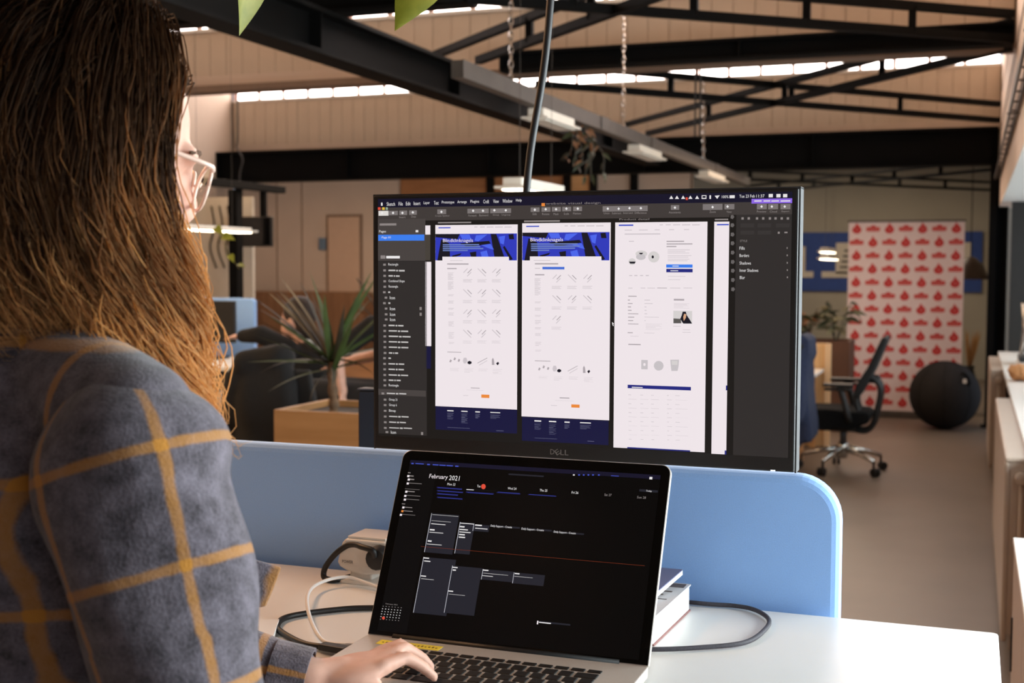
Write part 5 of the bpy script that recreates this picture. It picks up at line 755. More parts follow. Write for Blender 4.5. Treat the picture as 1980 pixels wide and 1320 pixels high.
for r_ in range(14):
    for c in range(7):
        cx = BX0+cw*(c+0.5)-0.012*0; cz = BZ1-0.065-r_*rh; sh = drop if (r_+c) % 2 == 0 else word; s = 0
        pts = [(cx+x*(0.094 if sh is drop else 0.070), BY-0.0012, cz+(z-0.15)*(0.074 if sh is drop else 0.042)) for x, z in sh]
        pr.add(pts[::-1] if sh is word else pts[::-1], [tuple(range(len(pts)))])
        if sh is word:
            for k in range(5):
                x = cx-0.055+k*0.023; pr.add([(x,BY-0.0022,cz-0.018),(x+0.012,BY-0.0022,cz-0.018),(x+0.012,BY-0.0022,cz+0.004),(x,BY-0.0022,cz+0.004)], [(0,1,2,3)], 1)
        else: pr.add([(cx-0.008,BY-0.0022,cz-0.022),(cx+0.010,BY-0.0022,cz-0.018),(cx+0.006,BY-0.0022,cz+0.006)], [(0,1,2)], 1)
pr.build('logo_print', [m_red, mat('banner_pale_red', (228,128,120), 0.6)], t)
MB().box(BX0-0.01, BY-0.012, BZ1, BX1+0.01, BY+0.03, BZ1+0.02).build('top_rail', m_steel, t); MB().box(BX0-0.03, BY-0.06, 0.0, BX1+0.03, BY+0.08, BZ0).build('base', m_steel, t, bevel=0.008)
for x in (BX0, BX1-0.02): MB().box(x, BY+0.02, BZ0, x+0.02, BY+0.04, BZ1).build('pole', m_black, t)
t = thing('exercise_ball', 'big charcoal fabric exercise ball on the floor before the banner', 'ball', (-0.245, 13.0, 0))
BC = Vector((-0.245, 13.0, 0.332)); m_ball = mat('ball_fabric', (44,42,42), 0.95, noise=0.2, scale=90, spec=0.2)
MB().ell(BC, (0.332,)*3, None, 48, 32).build('cover', m_ball, t, smooth=True)
for k in range(4):
    a = PI*k/4; MB().tube([(BC.x+0.3335*math.cos(b)*math.cos(a), BC.y+0.3335*math.cos(b)*math.sin(a), BC.z+0.3335*math.sin(b)) for b in np.linspace(0, 2*PI, 49)], 0.0022, 5).build('seam', m_fabric_blk, t, smooth=True)
MB().tube(spline([(-0.09,12.82,0.56),(-0.06,12.77,0.555),(-0.03,12.755,0.515),(-0.02,12.77,0.47),(-0.03,12.80,0.455)]), 0.012, 8).build('handle', m_fabric_blk, t, smooth=True)
MB().box(-0.078, 12.725, 0.475, -0.045, 12.731, 0.515).build('tag', m_white, t)

# ------------------------------------------------------------------ office chairs
def chair(label):
    t = thing('office_chair', label, 'chair', (0,0,0), 'black office chairs')
    MB().lathe([(0.030,0.10),(0.042,0.14),(0.045,0.20),(0.034,0.225)]).build('hub', m_chrome, t, smooth=True)
    MB().cyl((0,0,0.20),(0,0,0.34), 0.026).build('gas_lift', mat('lift_grey', (70,68,70), 0.35, metal=0.6), t, smooth=True)
    for k in range(5):
        a = math.radians(-112+72*k); c, s = math.cos(a), math.sin(a)
        lg = MB().tube([(0.03*c,0.03*s,0.175),(0.17*c,0.17*s,0.155),(0.32*c,0.32*s,0.112)], [0.026,0.021,0.015], 8).build('leg', m_chrome, t, smooth=True)
        cs = MB().cyl((0.32*c,0.32*s,0.112),(0.32*c,0.32*s,0.06), 0.010, n=8)
        for sg in (-1, 1): cs.cyl((0.335*c-s*0.008*sg, 0.335*s+c*0.008*sg, 0.032),(0.335*c-s*0.026*sg, 0.335*s+c*0.026*sg, 0.032), 0.032, n=14)
        cs.build('caster', m_blackpl, t, smooth=False)
    MB().box(-0.12, -0.09, 0.315, 0.10, 0.09, 0.40).build('mechanism', m_blackpl, t, bevel=0.02)
    v, f = remesh_np(MB().prism([(-0.29,0.43),(-0.27,0.40),(-0.16,0.33),(0.06,0.345),(0.20,0.40),(0.22,0.455),(0.19,0.485),(-0.10,0.500),(-0.26,0.495),(-0.295,0.465)], lambda x,z,d: (x,d,z), -0.24, 0.24), 0.016, 6)
    mesh_np('seat', v, f, m_fabric_blk, t)
    v, f = remesh_np(MB().prism([(0.085,0.60),(0.125,0.585),(0.165,0.66),(0.235,0.80),(0.325,1.03),(0.315,1.055),(0.285,1.05),(0.185,0.82),(0.10,0.68)], lambda x,z,d: (x,d,z), -0.22, 0.22), 0.012, 3)
    bk = mesh_np('backrest', v, f, mat('mesh_black', (18,18,19), 0.8, noise=0.2, scale=200), t)
    for sg in (-1, 1):
        MB().tube(spline([(0.17,sg*0.06,0.76),(0.25,sg*0.06,0.70),(0.275,sg*0.06,0.63),(0.255,sg*0.06,0.50),(0.225,sg*0.06,0.38),(0.165,sg*0.06,0.325),(0.06,sg*0.05,0.335)]), 0.022, 8).build('back_support', m_blackpl, t, smooth=True)
        MB().tube(spline([(0.10,sg*0.1,0.63),(0.10,sg*0.1,0.54),(0.135,sg*0.1,0.44),(0.13,sg*0.1,0.38)]), 0.018, 8).build('back_link', m_blackpl, t, smooth=True)
        MB().tube(spline([(0.08,sg*0.20,0.40),(0.06,sg*0.265,0.44),(0.03,sg*0.27,0.56),(0.0,sg*0.27,0.655)]), 0.024, 8).build('arm_post', m_blackpl, t, smooth=True)
        MB().box(-0.13, sg*0.27-0.045, 0.675, 0.095, sg*0.27+0.045, 0.70).box(-0.12, sg*0.27-0.03, 0.645, 0.07, sg*0.27+0.03, 0.665).box(-0.03, sg*0.27-0.03, 0.66, 0.03, sg*0.27+0.03, 0.68).build('arm_pad', m_blackpl, t, bevel=0.008)
    MB().box(0.14, -0.05, 0.69, 0.27, 0.05, 0.75).build('lumbar_clamp', m_blackpl, t, bevel=0.02)
    return t
ch1 = chair('black office chair with chrome star base in the aisle before the banner'); 
def place(o, loc, rz, label=None):
    o.location = loc; o.rotation_euler = (0,0,rz)
    if label: o['label'] = label
ch2 = copy_tree(ch1); ch3 = copy_tree(ch1)
place(ch1, (-0.922,9.95,0), 0)
place(ch2, (-1.41,8.85,0), math.radians(4), 'black office chair under the navy coat, mostly hidden by the monitor')
place(ch3, (-3.30,5.72,0), math.radians(-84), 'black office chair under the black jacket behind the wooden planter')
def folds(a, k): return lambda v: v+a*np.stack([np.sin(v[:,1]*k+v[:,2]*9)*np.cos(v[:,2]*7), np.sin(v[:,0]*k+v[:,2]*6), 0*v[:,0]], 1)
cm = MB().prism([(-1.175,0.98),(-1.13,1.09),(-1.06,1.115),(-1.01,1.08),(-1.005,0.96),(-1.03,0.91),(-0.985,0.42),(-0.99,0.38),(-1.07,0.36),(-1.095,0.30),(-1.135,0.30),(-1.15,0.75)], lambda x,z,d: (x,d,z), 8.66, 9.08)
cm.v = [(p[0]-0.03, p[1], p[2]) for p in cm.v]
cm.cap((-1.10,8.70,1.0),(-1.10,8.60,0.55), 0.055, 0.045)
tag(organic('coat', cm, 0.016, mat('navy_cloth', (35,43,68), 0.95, noise=0.15, scale=60), None, 4, disp=folds(0.008, 34)), 'navy blue coat draped over a chair beside the monitor\'s right edge', 'coat')
jm = MB().cap((-3.40,5.42,1.07),(-3.22,5.44,1.10), 0.075, 0.08).ell((-3.31,5.43,0.80), (0.185,0.10,0.36)).ell((-3.34,5.42,0.58), (0.19,0.11,0.26)).cap((-3.46,5.40,1.0),(-3.50,5.38,0.60), 0.055, 0.045).cap((-3.18,5.42,1.02),(-3.15,5.40,0.62), 0.055, 0.045)
tag(organic('jacket', jm, 0.016, mat('black_cloth', (17,17,19), 0.92, noise=0.2, scale=60), None, 4, disp=folds(0.008, 30)), 'black jacket hanging over a chair back left of the wooden planter', 'jacket')

# ------------------------------------------------------------------ plywood desk group at the back right
t = thing('plywood_desk', 'white-topped desk with a pale plywood end panel near the banner', 'desk', (-1.7, 10.9, 0))
MB().box(-2.3, 9.93, 0.66, -1.222, 11.28, 0.685).build('tabletop', m_white, t, bevel=0.003)
MB().box(-2.3, 11.30, 0.0, -1.165, 11.33, 0.905).build('end_panel', mat('plywood_pale', (222,178,122), 0.5, c2=(234,194,142), scale=3, stretch=(7,1,1)), t, bevel=0.002)
MB().box(-1.215, 11.28, 0.0, -1.165, 11.30, 0.905).build('edge_strip', mat('plywood_edge', (240,204,160), 0.5), t)
hp = MB()
for i in range(9):
    for j in range(6): hp.cyl((-1.52+i*0.032, 11.2995, 0.72+j*0.028),(-1.52+i*0.032, 11.297, 0.72+j*0.028), 0.005, n=6)
hp.build('peg_holes', m_plydark, t)
for x, y in ((-2.25,10.35),(-1.30,10.35),(-2.25,11.2),(-1.30,11.2)): MB().box(x-0.025, y-0.025, 0.0, x+0.025, y+0.025, 0.66).build('leg', m_ply, t)
tag(MB().prism([(-1.50,10.3),(-1.24,10.35),(-1.26,10.85),(-1.52,10.80)], lambda x,y,d: (x,y,d), 0.685, 0.692).build('magazine', mat('magazine_print', (214,220,232), 0.4, c2=(150,178,226), scale=14), None, fix=True), 'open magazine with blue print on the plywood desk', 'magazine')
t = thing('wood_planter_box', 'dark brown planter box beside the banner, full of leafy plants', 'planter', (-1.4, 12.6, 0))
for x0, x1, y0, y1 in ((-1.75,-1.10,12.35,12.38),(-1.75,-1.10,12.85,12.88),(-1.75,-1.72,12.38,12.85),(-1.13,-1.10,12.38,12.85)):
    MB().box(x0, y0, 0.0, x1, y1, 0.87).build('board', mat('planter_brown', (86,54,36), 0.6, noise=0.15, scale=4), t)
MB().box(-1.72, 12.38, 0.4, -1.13, 12.85, 0.84).build('soil', mat('soil', (48,38,30), 0.95, noise=0.3, scale=40), t)

# ------------------------------------------------------------------ plants
def blade_mesh(name, L, W, bend, m, heart=False, seg=8):
    mb = MB(); vs = []; fs = []
    for i in range(seg+1):
        s = i/seg
        if heart: wd = W*math.sin(PI*min(1, (s*0.93+0.07))**0.62)*(1-0.15*s)
        else: wd = W*(0.35+0.65*math.sin(PI*min(1, s*0.75+0.12)))*(1-s**3)
        x = L*s*math.cos(bend*s*0.6); z = -L*bend*0.45*s*s
        vs += [(x, -wd/2, z+abs(wd)*0.18), (x, 0, z), (x, wd/2, z+abs(wd)*0.18)]
    for i in range(seg):
        a = i*3; fs += [(a,a+3,a+4,a+1),(a+1,a+4,a+5,a+2)]
    mb.add(vs, fs); return mb.mesh(name, m, (0,0,0), True)
def put_leaf(me, parent, base, direction, roll=0.0, s=1.0, name='leaf'):
    o = bpy.data.objects.new(name, me); col.objects.link(o); o.parent = parent
    d = Vector(direction).normalized(); u = Vector((0,0,1)) if abs(d.z) < 0.95 else Vector((1,0,0))
    y = u.cross(d).normalized(); z = d.cross(y); R = Matrix((d, y, z)).transposed() @ Matrix.Rotation(roll, 3, 'X')
    o.matrix_basis = Matrix.Translation(Vector(base)-rootloc(parent)) @ R.to_4x4() @ Matrix.Scale(s, 4)
    return o
m_yg = mat('yucca_green', (62,78,40), 0.5, noise=0.2, scale=8, transl=0.15); m_yd = mat('yucca_dark', (52,50,38), 0.6, noise=0.2, scale=8); m_yb = mat('yucca_straw', (128,110,80), 0.7, noise=0.2, scale=8)
t = thing('wooden_planter', 'pale wooden planter box behind the blue divider with a yucca in it', 'planter', (-2.4, 4.8, 0))
for x0, x1, y0, y1 in ((-2.745,-2.05,4.58,4.60),(-2.745,-2.05,5.02,5.04),(-2.745,-2.725,4.60,5.02),(-2.07,-2.05,4.60,5.02)):
    for k in range(5): MB().box(x0, y0, 0.002+k*0.192, x1, y1, 0.190+k*0.192).build('plank', mat('planter_wood', (150,108,64), 0.6, c2=(170,126,80), scale=2.2, stretch=(1,1,9), detail=6), t, bevel=0.002, seg=1)
MB().box(-2.725, 4.60, 0.5, -2.07, 5.02, 0.93).build('soil', mat('soil', (0,0,0)), t)
t = thing('yucca_plant', 'yucca with long sword leaves growing from the wooden planter', 'plant', (-2.56, 4.75, 0.93))
MB().tube(spline([(-2.555,4.75,0.93),(-2.552,4.75,0.97),(-2.558,4.75,1.05),(-2.566,4.76,1.15)]), [0.020+0.003*math.sin(k) for k in range(25)], 10).build('trunk', mat('bark', (92,70,50), 0.9, noise=0.3, scale=40, bump=0.6), t, smooth=True)
lm = [blade_mesh('leaf', 0.50, 0.042, b, m) for b, m in ((0.15,m_yg),(0.5,m_yg),(0.3,m_yd),(0.7,m_yd),(0.25,m_yb))]
rr = random.Random(3); base = Vector((-2.566,4.76,1.15))
for tx, ty, tz, mi, s in ((-2.88,4.72,1.50,2,1.0),(-2.80,4.80,1.52,2,0.98),(-2.84,4.86,1.45,4,0.9),(-2.76,4.70,1.42,4,0.85),(-2.64,4.78,1.46,2,0.75),(-2.60,4.7,1.5,0,0.8),(-2.38,4.74,1.47,0,0.95),(-2.35,4.80,1.38,0,0.9),(-2.42,4.70,1.29,0,0.75),(-2.44,4.66,1.34,0,0.7),(-2.77,4.68,1.17,0,0.75),(-2.74,4.66,1.26,0,0.72),(-2.70,4.64,1.30,0,0.7),(-2.66,4.62,1.28,0,0.6),(-2.30,4.9,1.25,1,0.8),(-2.82,4.95,1.30,1,0.8),(-2.52,4.62,1.40,0,0.7),(-2.50,4.9,1.52,1,0.8),(-2.30,4.72,1.16,3,0.6),(-2.86,4.74,1.20,3,0.75),(-2.62,4.58,1.08,3,0.5),(-2.43,4.60,1.12,3,0.45),(-2.46,4.83,1.50,0,0.85),(-2.70,4.85,1.50,2,0.9),(-2.56,4.74,1.55,1,0.7),(-2.90,4.76,1.44,2,0.9),(-2.85,4.70,1.38,2,0.8),(-2.78,4.74,1.56,4,0.85),(-2.72,4.72,1.50,2,0.8),(-2.40,4.78,1.55,0,0.9),(-2.33,4.72,1.30,0,0.8),(-2.48,4.70,1.45,2,0.7),(-2.68,4.70,1.40,2,0.75),(-2.80,4.66,1.12,1,0.6),(-2.36,4.68,1.22,0,0.6)):
    d = Vector((tx,ty,tz))-base; put_leaf(lm[mi], t, base+Vector((rr.uniform(-.01,.01),rr.uniform(-.01,.01),rr.uniform(-.06,.02))), d, rr.uniform(-.6,.6), s)
m_leafdk = mat('leaf_dark', (58,66,42), 0.5, noise=0.3, scale=10, transl=0.1); m_leafbr = mat('leaf_brown', (128,88,58), 0.7, noise=0.3, scale=10, transl=0.1); m_leafgr = mat('leaf_grey_green', (110,108,84), 0.6, noise=0.25, scale=10)
def bush(name, label, c, h, n, spread, ms, size, seed, cat='plant', stems=5, group=None):
    rr = random.Random(seed); t = thing(name, label, cat, c, group); c = Vector(c)
    mes = [blade_mesh('leaf', size, size*0.42, b, m, True, 5) for m in ms for b in (0.3, 0.8)]
    tips = []
    for k in range(stems):
        a = rr.uniform(0, 2*PI); r = spread*rr.uniform(0.3, 1.0); tip = c+Vector((r*math.cos(a), r*math.sin(a), h*rr.uniform(0.65, 1.0))); tips.append(tip)
        MB().tube(spline([c, c+(tip-c)*0.5+Vector((0,0,0.05*h)), tip], 5), 0.005, 5).build('stem', m_yd, t, smooth=True)
    for k in range(n):
        tip = tips[k % stems]; f = rr.uniform(0.35, 1.0); p = c+(tip-c)*f; a = rr.uniform(0, 2*PI)
        put_leaf(rr.choice(mes), t, p, (math.cos(a), math.sin(a), rr.uniform(-0.5, 0.7)), rr.uniform(-1, 1), rr.uniform(0.6, 1.2))
bush('leafy_plant', 'dark leafy plant in the brown box, next to the navy coat', (-1.58,12.6,0.84), 0.36, 46, 0.22, (m_leafdk, m_leafbr), 0.13, 1)
bush('leafy_plant', 'grey-green leafy plant in the brown box, touching the banner edge', (-1.26,12.6,0.84), 0.44, 46, 0.18, (m_leafgr, m_leafdk), 0.13, 2)
bush('dried_plant', 'tangled dry brown plant standing behind the yucca', (-4.05,8.6,0.9), 0.62, 60, 0.42, (m_leafbr, m_leafgr), 0.12, 5, stems=14)
tag(MB().box(-4.5, 8.35, 0.0, -3.6, 8.85, 0.90).build('wooden_cabinet', m_plydark, None, bevel=0.006), 'plain wooden cabinet carrying the dry brown plant behind the yucca', 'cabinet')
t = thing('hanging_plant', 'dry brown plant dangling from the cable tray above the monitor', 'plant', (-2.235,7.2,2.10))
rr = random.Random(9); hm = [blade_mesh('leaf', 0.075, 0.03, 0.6, m, True, 5) for m in (m_leafbr, m_yd, m_leafdk)]
for k in range(7):
    y = 7.08+0.07*k; pts = spline([(-2.24,y,2.43),(-2.22+rr.uniform(-.04,.04),y+rr.uniform(-.05,.05),2.36),(-2.21+rr.uniform(-.05,.05),y+rr.uniform(-.06,.06),2.26),(-2.22+rr.uniform(-.06,.06),y+rr.uniform(-.08,.08),rr.uniform(2.06,2.2))], 5)
    MB().tube(pts, 0.0035, 5).build('stem', m_yd, t, smooth=True)
    for q in pts[2::2]: put_leaf(hm[rr.randrange(3)], t, q, (rr.uniform(-1,1), rr.uniform(-1,1), rr.uniform(-1,0)), rr.uniform(-1,1), rr.uniform(0.7,1.2))
# trailing vines with bright leaves hanging in front of the camera's upper edge
m_vine = mat('vine_leaf', (112,122,34), 0.5, scale=30, transl=0.3, c2=(158,156,58)); m_vs = mat('vine_stem', (120,110,50), 0.6, noise=0.1)
vl = blade_mesh('leaf', 0.10, 0.062, 0.35, m_vine, True, 10); vl2 = blade_mesh('leaf', 0.045, 0.03, 0.5, m_vine, True, 6)
def ceil_z(y): return 3.0+(y+2.6)/6.45*1.62
def vine(label, stem, leaves):
    t = thing('trailing_vine', label, 'vine', stem[-1], 'bright vines hanging from the roof')
    MB().tube(spline(stem), 0.0013, 6).build('stem', m_vs, t, smooth=True)
    for me, b, d, ro, s in leaves: put_leaf(me, t, b, d, ro, s)
    return t
vine('bright green vine leaf hanging at the top centre, tip pointing down', [(-0.60,1.30,ceil_z(1.3)),(-0.59,1.31,2.6),(-0.575,1.30,1.93),(-0.572,1.30,1.895)],
     [(vl, (-0.572,1.30,1.900), (-0.40,-0.05,-0.80), 1.35, 0.98), (vl, (-0.585,1.31,2.0), (0.7,-0.2,-0.3), 0.3, 0.9)])
vine('vine with a narrow edge-on leaf hanging at the top beside the woman\'s hair', [(-0.80,1.30,ceil_z(1.3)),(-0.80,1.30,2.5),(-0.806,1.30,1.95),(-0.806,1.30,1.905)],
     [(vl, (-0.8085,1.30,1.920), (-0.015,0.02,-1), 0.18, 0.98), (vl, (-0.765,1.30,1.925), (-0.55,0.0,-0.75), 1.2, 0.62)])
vine('vine with two curling leaves above the woman\'s head', [(-1.0,1.30,ceil_z(1.3)),(-1.0,1.30,2.5),(-0.99,1.30,1.97),(-0.985,1.30,1.905)],
     [(vl, (-0.965,1.30,1.925), (-0.45,0.1,-0.8), 1.1, 0.85), (vl, (-0.985,1.30,1.905), (-0.1,0.1,-1), 0.2, 0.55), (vl, (-1.02,1.30,1.93), (0.3,0.1,-0.8), -1.0, 0.6)])
vine('vine with small scattered leaves trailing off the lit lamp at the left', [(-4.62,6.95,1.824),(-4.50,6.80,1.815),(-4.40,6.70,1.775),(-4.31,6.70,1.62),(-4.25,6.70,1.545)],
     [(vl2, (-4.42,6.70,1.80), (0.6,-0.3,-0.3), 0.8, 2.0), (vl2, (-4.37,6.70,1.745), (0.9,-0.2,-0.1), 0.9, 2.2), (vl2, (-4.32,6.70,1.63), (0.5,-0.3,-0.4), 0.5, 1.5), (vl2, (-4.26,6.70,1.57), (0.9,-0.1,-0.1), 0.4, 1.3)])

# ------------------------------------------------------------------ left background: desk row, screen, partition
t = thing('far_desk', 'raised desk at the left background behind the woman\'s hair', 'desk', (-5.2, 7.0, 0))
MB().box(-6.1, 6.55, 0.925, -4.14, 7.38, 0.95).build('tabletop', m_white, t, bevel=0.003)
for x in (-5.9, -4.6): MB().box(x-0.035, 6.95, 0.0, x+0.035, 7.02, 0.925).build('leg', m_white2, t)
MB().box(-4.9, 6.60, 0.80, -4.16, 6.62, 0.925).build('apron', m_dark, t)
t = thing('far_divider', 'blue felt divider on the raised desk at the left', 'divider', (-5.2, 7.42, 0.6))
MB().prism(rrect(-6.1, 0.85, -4.575, 1.345, 0.03), lambda x,z,d: (x,d,z), 7.39, 7.43).build('felt_panel', m_felt, t, bevel=0.01, fix=True)
for x in (-5.8, -4.7): MB().box(x, 7.381, 0.83, x+0.05, 7.389, 0.93).build('clamp', m_white2, t)
t = thing('far_monitor', 'dark screen on the raised desk in front of the blue divider', 'monitor', (-4.75, 7.1, 0.95))
MB().box(-5.10, 7.08, 1.06, -4.535, 7.11, 1.335).build('panel', m_blackpl, t, bevel=0.004)
MB().box(-4.80, 7.11, 0.965, -4.75, 7.13, 1.2).build('stand', m_blackpl, t); MB().box(-4.9, 7.02, 0.95, -4.65, 7.2, 0.965).build('base', m_blackpl, t)
t = thing('wall_screen', 'black television hanging from the ceiling rail at the left', 'television', (-6.36, 10.33, 1.75))
MB().box(-6.60, 10.30, 1.752, -6.187, 10.345, 2.034).build('casing', m_blackpl, t, bevel=0.006)
MB().box(-6.585, 10.2985, 1.768, -6.20, 10.30, 2.02).build('screen', mat('tv_glass', (14,14,15), 0.15), t)
MB().box(-6.335, 10.345, 1.85, -6.275, 10.38, 2.32).build('bracket', m_black, t)
t = thing('ceiling_rail', 'short black rail above the television at the left', 'rail', (-6.3, 10.1, 2.29))
MB().box(-6.345, 9.40, 2.27, -6.26, 10.70, 2.335).build('rail_body', m_black, t, bevel=0.004)
MB().box(-6.36, 9.96, 2.268, -6.27, 10.04, 2.272).build('fixing_plate', m_black, t)
tag(MB().box(-6.425, 9.95, 0, -6.335, 10.05, 2.268).box(-6.47, 9.90, 0, -6.29, 10.10, 0.015).build('steel_post', m_black), 'black steel post beside the television at the left', 'post')
t = thing('pale_partition', 'pale standing partition with faint dark vines behind the woman\'s glasses', 'partition', (-7.1, 10.5, 0))
MB().box(-7.9, 10.48, 0.12, -6.50, 10.52, 2.23).build('panel', mat('partition_white', (212,204,192), 0.7, noise=0.03), t, bevel=0.004)
for x in (-7.8, -6.6): MB().box(x-0.03, 10.3, 0.0, x+0.03, 10.7, 0.12).build('foot', m_black, t)
for k in range(4):
    x = -6.95+0.09*k; MB().tube(spline([(x,10.47,2.15),(x+0.03,10.47,1.95),(x-0.02,10.47,1.75),(x+0.05,10.47,1.55)]), 0.008, 5).build('vine_stem', m_yd, t, smooth=True)
luminaire(-4.62, 6.62, 7.40, 1.82, 0.03, True, 'lit batten light at the left behind the vine leaves', [(6.8,3.9),(7.2,4.0)])
# loop of wire on the left wall
tag(MB().tube(spline([(-8.0,12.6,4.27),(-8.0,12.6,3.1),(-8.02,12.6,2.95),(-7.94,12.6,2.80),(-7.98,12.6,2.6),(-7.96,12.6,2.2)]), 0.012, 6).build('dangling_cable', m_dark), 'dark cable dangling in a wave before the upper left wall', 'cable')

# ------------------------------------------------------------------ back wall: blue board, pendant, dry grass
t = thing('blue_board', 'wide blue board with white sheets on the back wall behind the banner', 'board', (-1.2, 19.08, 1.24))
MB().box(-2.75, 19.06, 1.24, 0.10, 19.095, 2.105).build('backing', mat('board_blue', (44,72,140), 0.7, noise=0.08, scale=20), t)
for x0, z0, x1, z1 in ((-2.6,1.44,-2.24,1.53),(-2.12,1.44,-1.55,1.53),(-1.92,1.5,-1.55,1.95),(-0.28,1.60,-0.05,1.95),(-2.6,1.53,-2.36,1.9)):
    MB().box(x0, 19.045, z0, x1, 19.058, z1).build('sheet', mat('sheet_cream', (206,196,180), 0.7, noise=0.04), t)
for k in range(4): MB().box(-1.86+0.02*k, 19.040, 1.58+0.08*k, -1.70, 19.044, 1.61+0.08*k).build('print', m_dark, t)
t = thing('pendant_lamp', 'dark brown dome pendant lamp right of the banner', 'lamp', (-0.04,15.2,1.45))
MB().lathe([(0.02,0.26),(0.06,0.24),(0.14,0.16),(0.19,0.03),(0.195,0.0),(0.185,0.0),(0.13,0.15),(0.03,0.225)], (-0.04,15.2,1.45), 24).build('shade', mat('shade_brown', (70,54,44), 0.5), t, smooth=True)
MB().cyl((-0.04,15.2,1.70),(-0.04,15.2,3.12), 0.005, n=6).build('cord', m_black, t)
t = thing('dry_grass', 'dry tan grass in a dark vase right of the banner', 'plant', (-0.03,14.5,0))
MB().lathe([(0.07,0.0),(0.09,0.15),(0.085,0.35),(0.05,0.48),(0.06,0.52)], (-0.03,14.5,0), 16).build('vase', m_dark, t, smooth=True)
gm = blade_mesh('plume', 0.50, 0.05, 0.2, mat('grass_tan', (176,138,92), 0.9, noise=0.2, scale=60, transl=0.2))
for k in range(9): put_leaf(gm, t, (-0.03,14.5,0.48), (0.10*math.cos(k*0.7)+0.05, 0.10*math.sin(k*0.7), 0.5), k, 0.9, 'plume')
# ------------------------------------------------------------------ people
def skin_mat():
    m = mat('skin', (216,170,150), 0.5, noise=0.10, scale=26, c2=None, spec=0.35)
    b = m.node_tree.nodes['Principled BSDF']; b.inputs['Subsurface Weight'].default_value = 0.12; b.inputs['Subsurface Radius'].default_value = (0.012,0.005,0.003); b.inputs['Subsurface Scale'].default_value = 0.6
    return m
m_skin = skin_mat()
def plaid_mat():
    m = bpy.data.materials.new('flannel_plaid'); m.use_nodes = True; nt = m.node_tree; b = nt.nodes['Principled BSDF']; N = nt.nodes.new; Lk = nt.links.new
    def math_(op, a, bb=None, cl=False):
        n = N('ShaderNodeMath'); n.operation = op; n.use_clamp = cl
        for i, x in enumerate((a, bb)):
            if x is None: continue
            if isinstance(x, (int, float)): n.inputs[i].default_value = x
            else: Lk(x, n.inputs[i])
        return n.outputs[0]
    tc = N('ShaderNodeTexCoord'); no = N('ShaderNodeTexNoise'); no.inputs['Scale'].default_value = 60; no.inputs['Detail'].default_value = 5; Lk(tc.outputs['Object'], no.inputs['Vector'])
    fi = N('ShaderNodeTexNoise'); fi.inputs['Scale'].default_value = 420; fi.inputs['Detail'].default_value = 3; Lk(tc.outputs['Object'], fi.inputs['Vector'])
    ms = []
    for nm in ('plaid_u', 'plaid_v'):
        at = N('ShaderNodeAttribute'); at.attribute_name = nm; fr = math_('FRACT', at.outputs['Fac'])
        d = math_('ABSOLUTE', math_('SUBTRACT', fr, 0.5)); d = math_('ADD', d, math_('MULTIPLY', math_('SUBTRACT', no.outputs['Fac'], 0.5), 0.035))
        ms.append(math_('SUBTRACT', 1.0, math_('MULTIPLY', math_('SUBTRACT', d, 0.030), 40.0, True), True))
    mx = math_('ADD', math_('MULTIPLY', math_('ADD', ms[0], ms[1]), 0.62), math_('MULTIPLY', math_('MULTIPLY', ms[0], ms[1]), 0.3), True)
    wool = N('ShaderNodeMix'); wool.data_type = 'RGBA'; wool.inputs[6].default_value = rgb((54,50,54)); wool.inputs[7].default_value = rgb((118,111,121))
    Lk(math_('MULTIPLY', math_('SUBTRACT', math_('ADD', math_('MULTIPLY', no.outputs['Fac'], 1.2), math_('MULTIPLY', fi.outputs['Fac'], 0.8)), 0.62), 1.4, True), wool.inputs[0])
    cm = N('ShaderNodeMix'); cm.data_type = 'RGBA'; Lk(mx, cm.inputs[0]); Lk(wool.outputs[2], cm.inputs[6]); cm.inputs[7].default_value = rgb((186,128,54))
    Lk(cm.outputs[2], b.inputs['Base Color']); b.inputs['Roughness'].default_value = 0.95; b.inputs['Sheen Weight'].default_value = 0.25; b.inputs['Specular IOR Level'].default_value = 0.15
    bp = N('ShaderNodeBump'); bp.inputs['Strength'].default_value = 0.35; bp.inputs['Distance'].default_value = 0.004; Lk(fi.outputs['Fac'], bp.inputs['Height']); Lk(bp.outputs[0], b.inputs['Normal'])
    return m
m_plaid = plaid_mat()
V3 = Vector
wm = thing('person', 'woman with long wavy hair in a grey plaid flannel shirt typing at the laptop', 'person', (-0.80, 0.86, 0))
HC = V3((-0.757, 0.942, 1.655)); hy = math.radians(40); hp_ = math.radians(-16)
fh = V3((math.sin(hy)*math.cos(hp_), math.cos(hy)*math.cos(hp_), math.sin(hp_))); rh = V3((math.cos(hy), -math.sin(hy), 0)); uh = rh.cross(fh)
RH = Matrix((rh, fh, uh)).transposed()
ft = V3((math.sin(math.radians(25)), math.cos(math.radians(25)), 0)); rt = V3((ft.y, -ft.x, 0)); RT = Matrix((rt, ft, V3((0,0,1)))).transposed()
def hd(r, f, u): return HC+rh*r+fh*f+uh*u
NK = V3((-0.780, 0.900, 1.47)); SR = V3((-0.615, 0.818, 1.415)); SL = V3((-0.945, 0.972, 1.415)); ER = V3((-0.549, 0.806, 1.150)); EL = V3((-0.905, 1.075, 1.168))
WR = V3((-0.435, 1.005, 1.118)); WL = V3((-0.650, 1.160, 1.113)); PV = V3((-0.82, 0.81, 0.93))
def tz(z, off, r, f): return (NK+ft*off).to_2d().to_3d()+rt*r+ft*f+V3((0,0,z))
b = MB()
b.ell(hd(0,-0.008,0.018), (0.074,0.095,0.108), RH, 28, 18).ell(hd(0,0.030,-0.050), (0.056,0.062,0.070), RH).ell(hd(0,0.062,-0.088), (0.028,0.026,0.022), RH)      # skull, jaw, chin
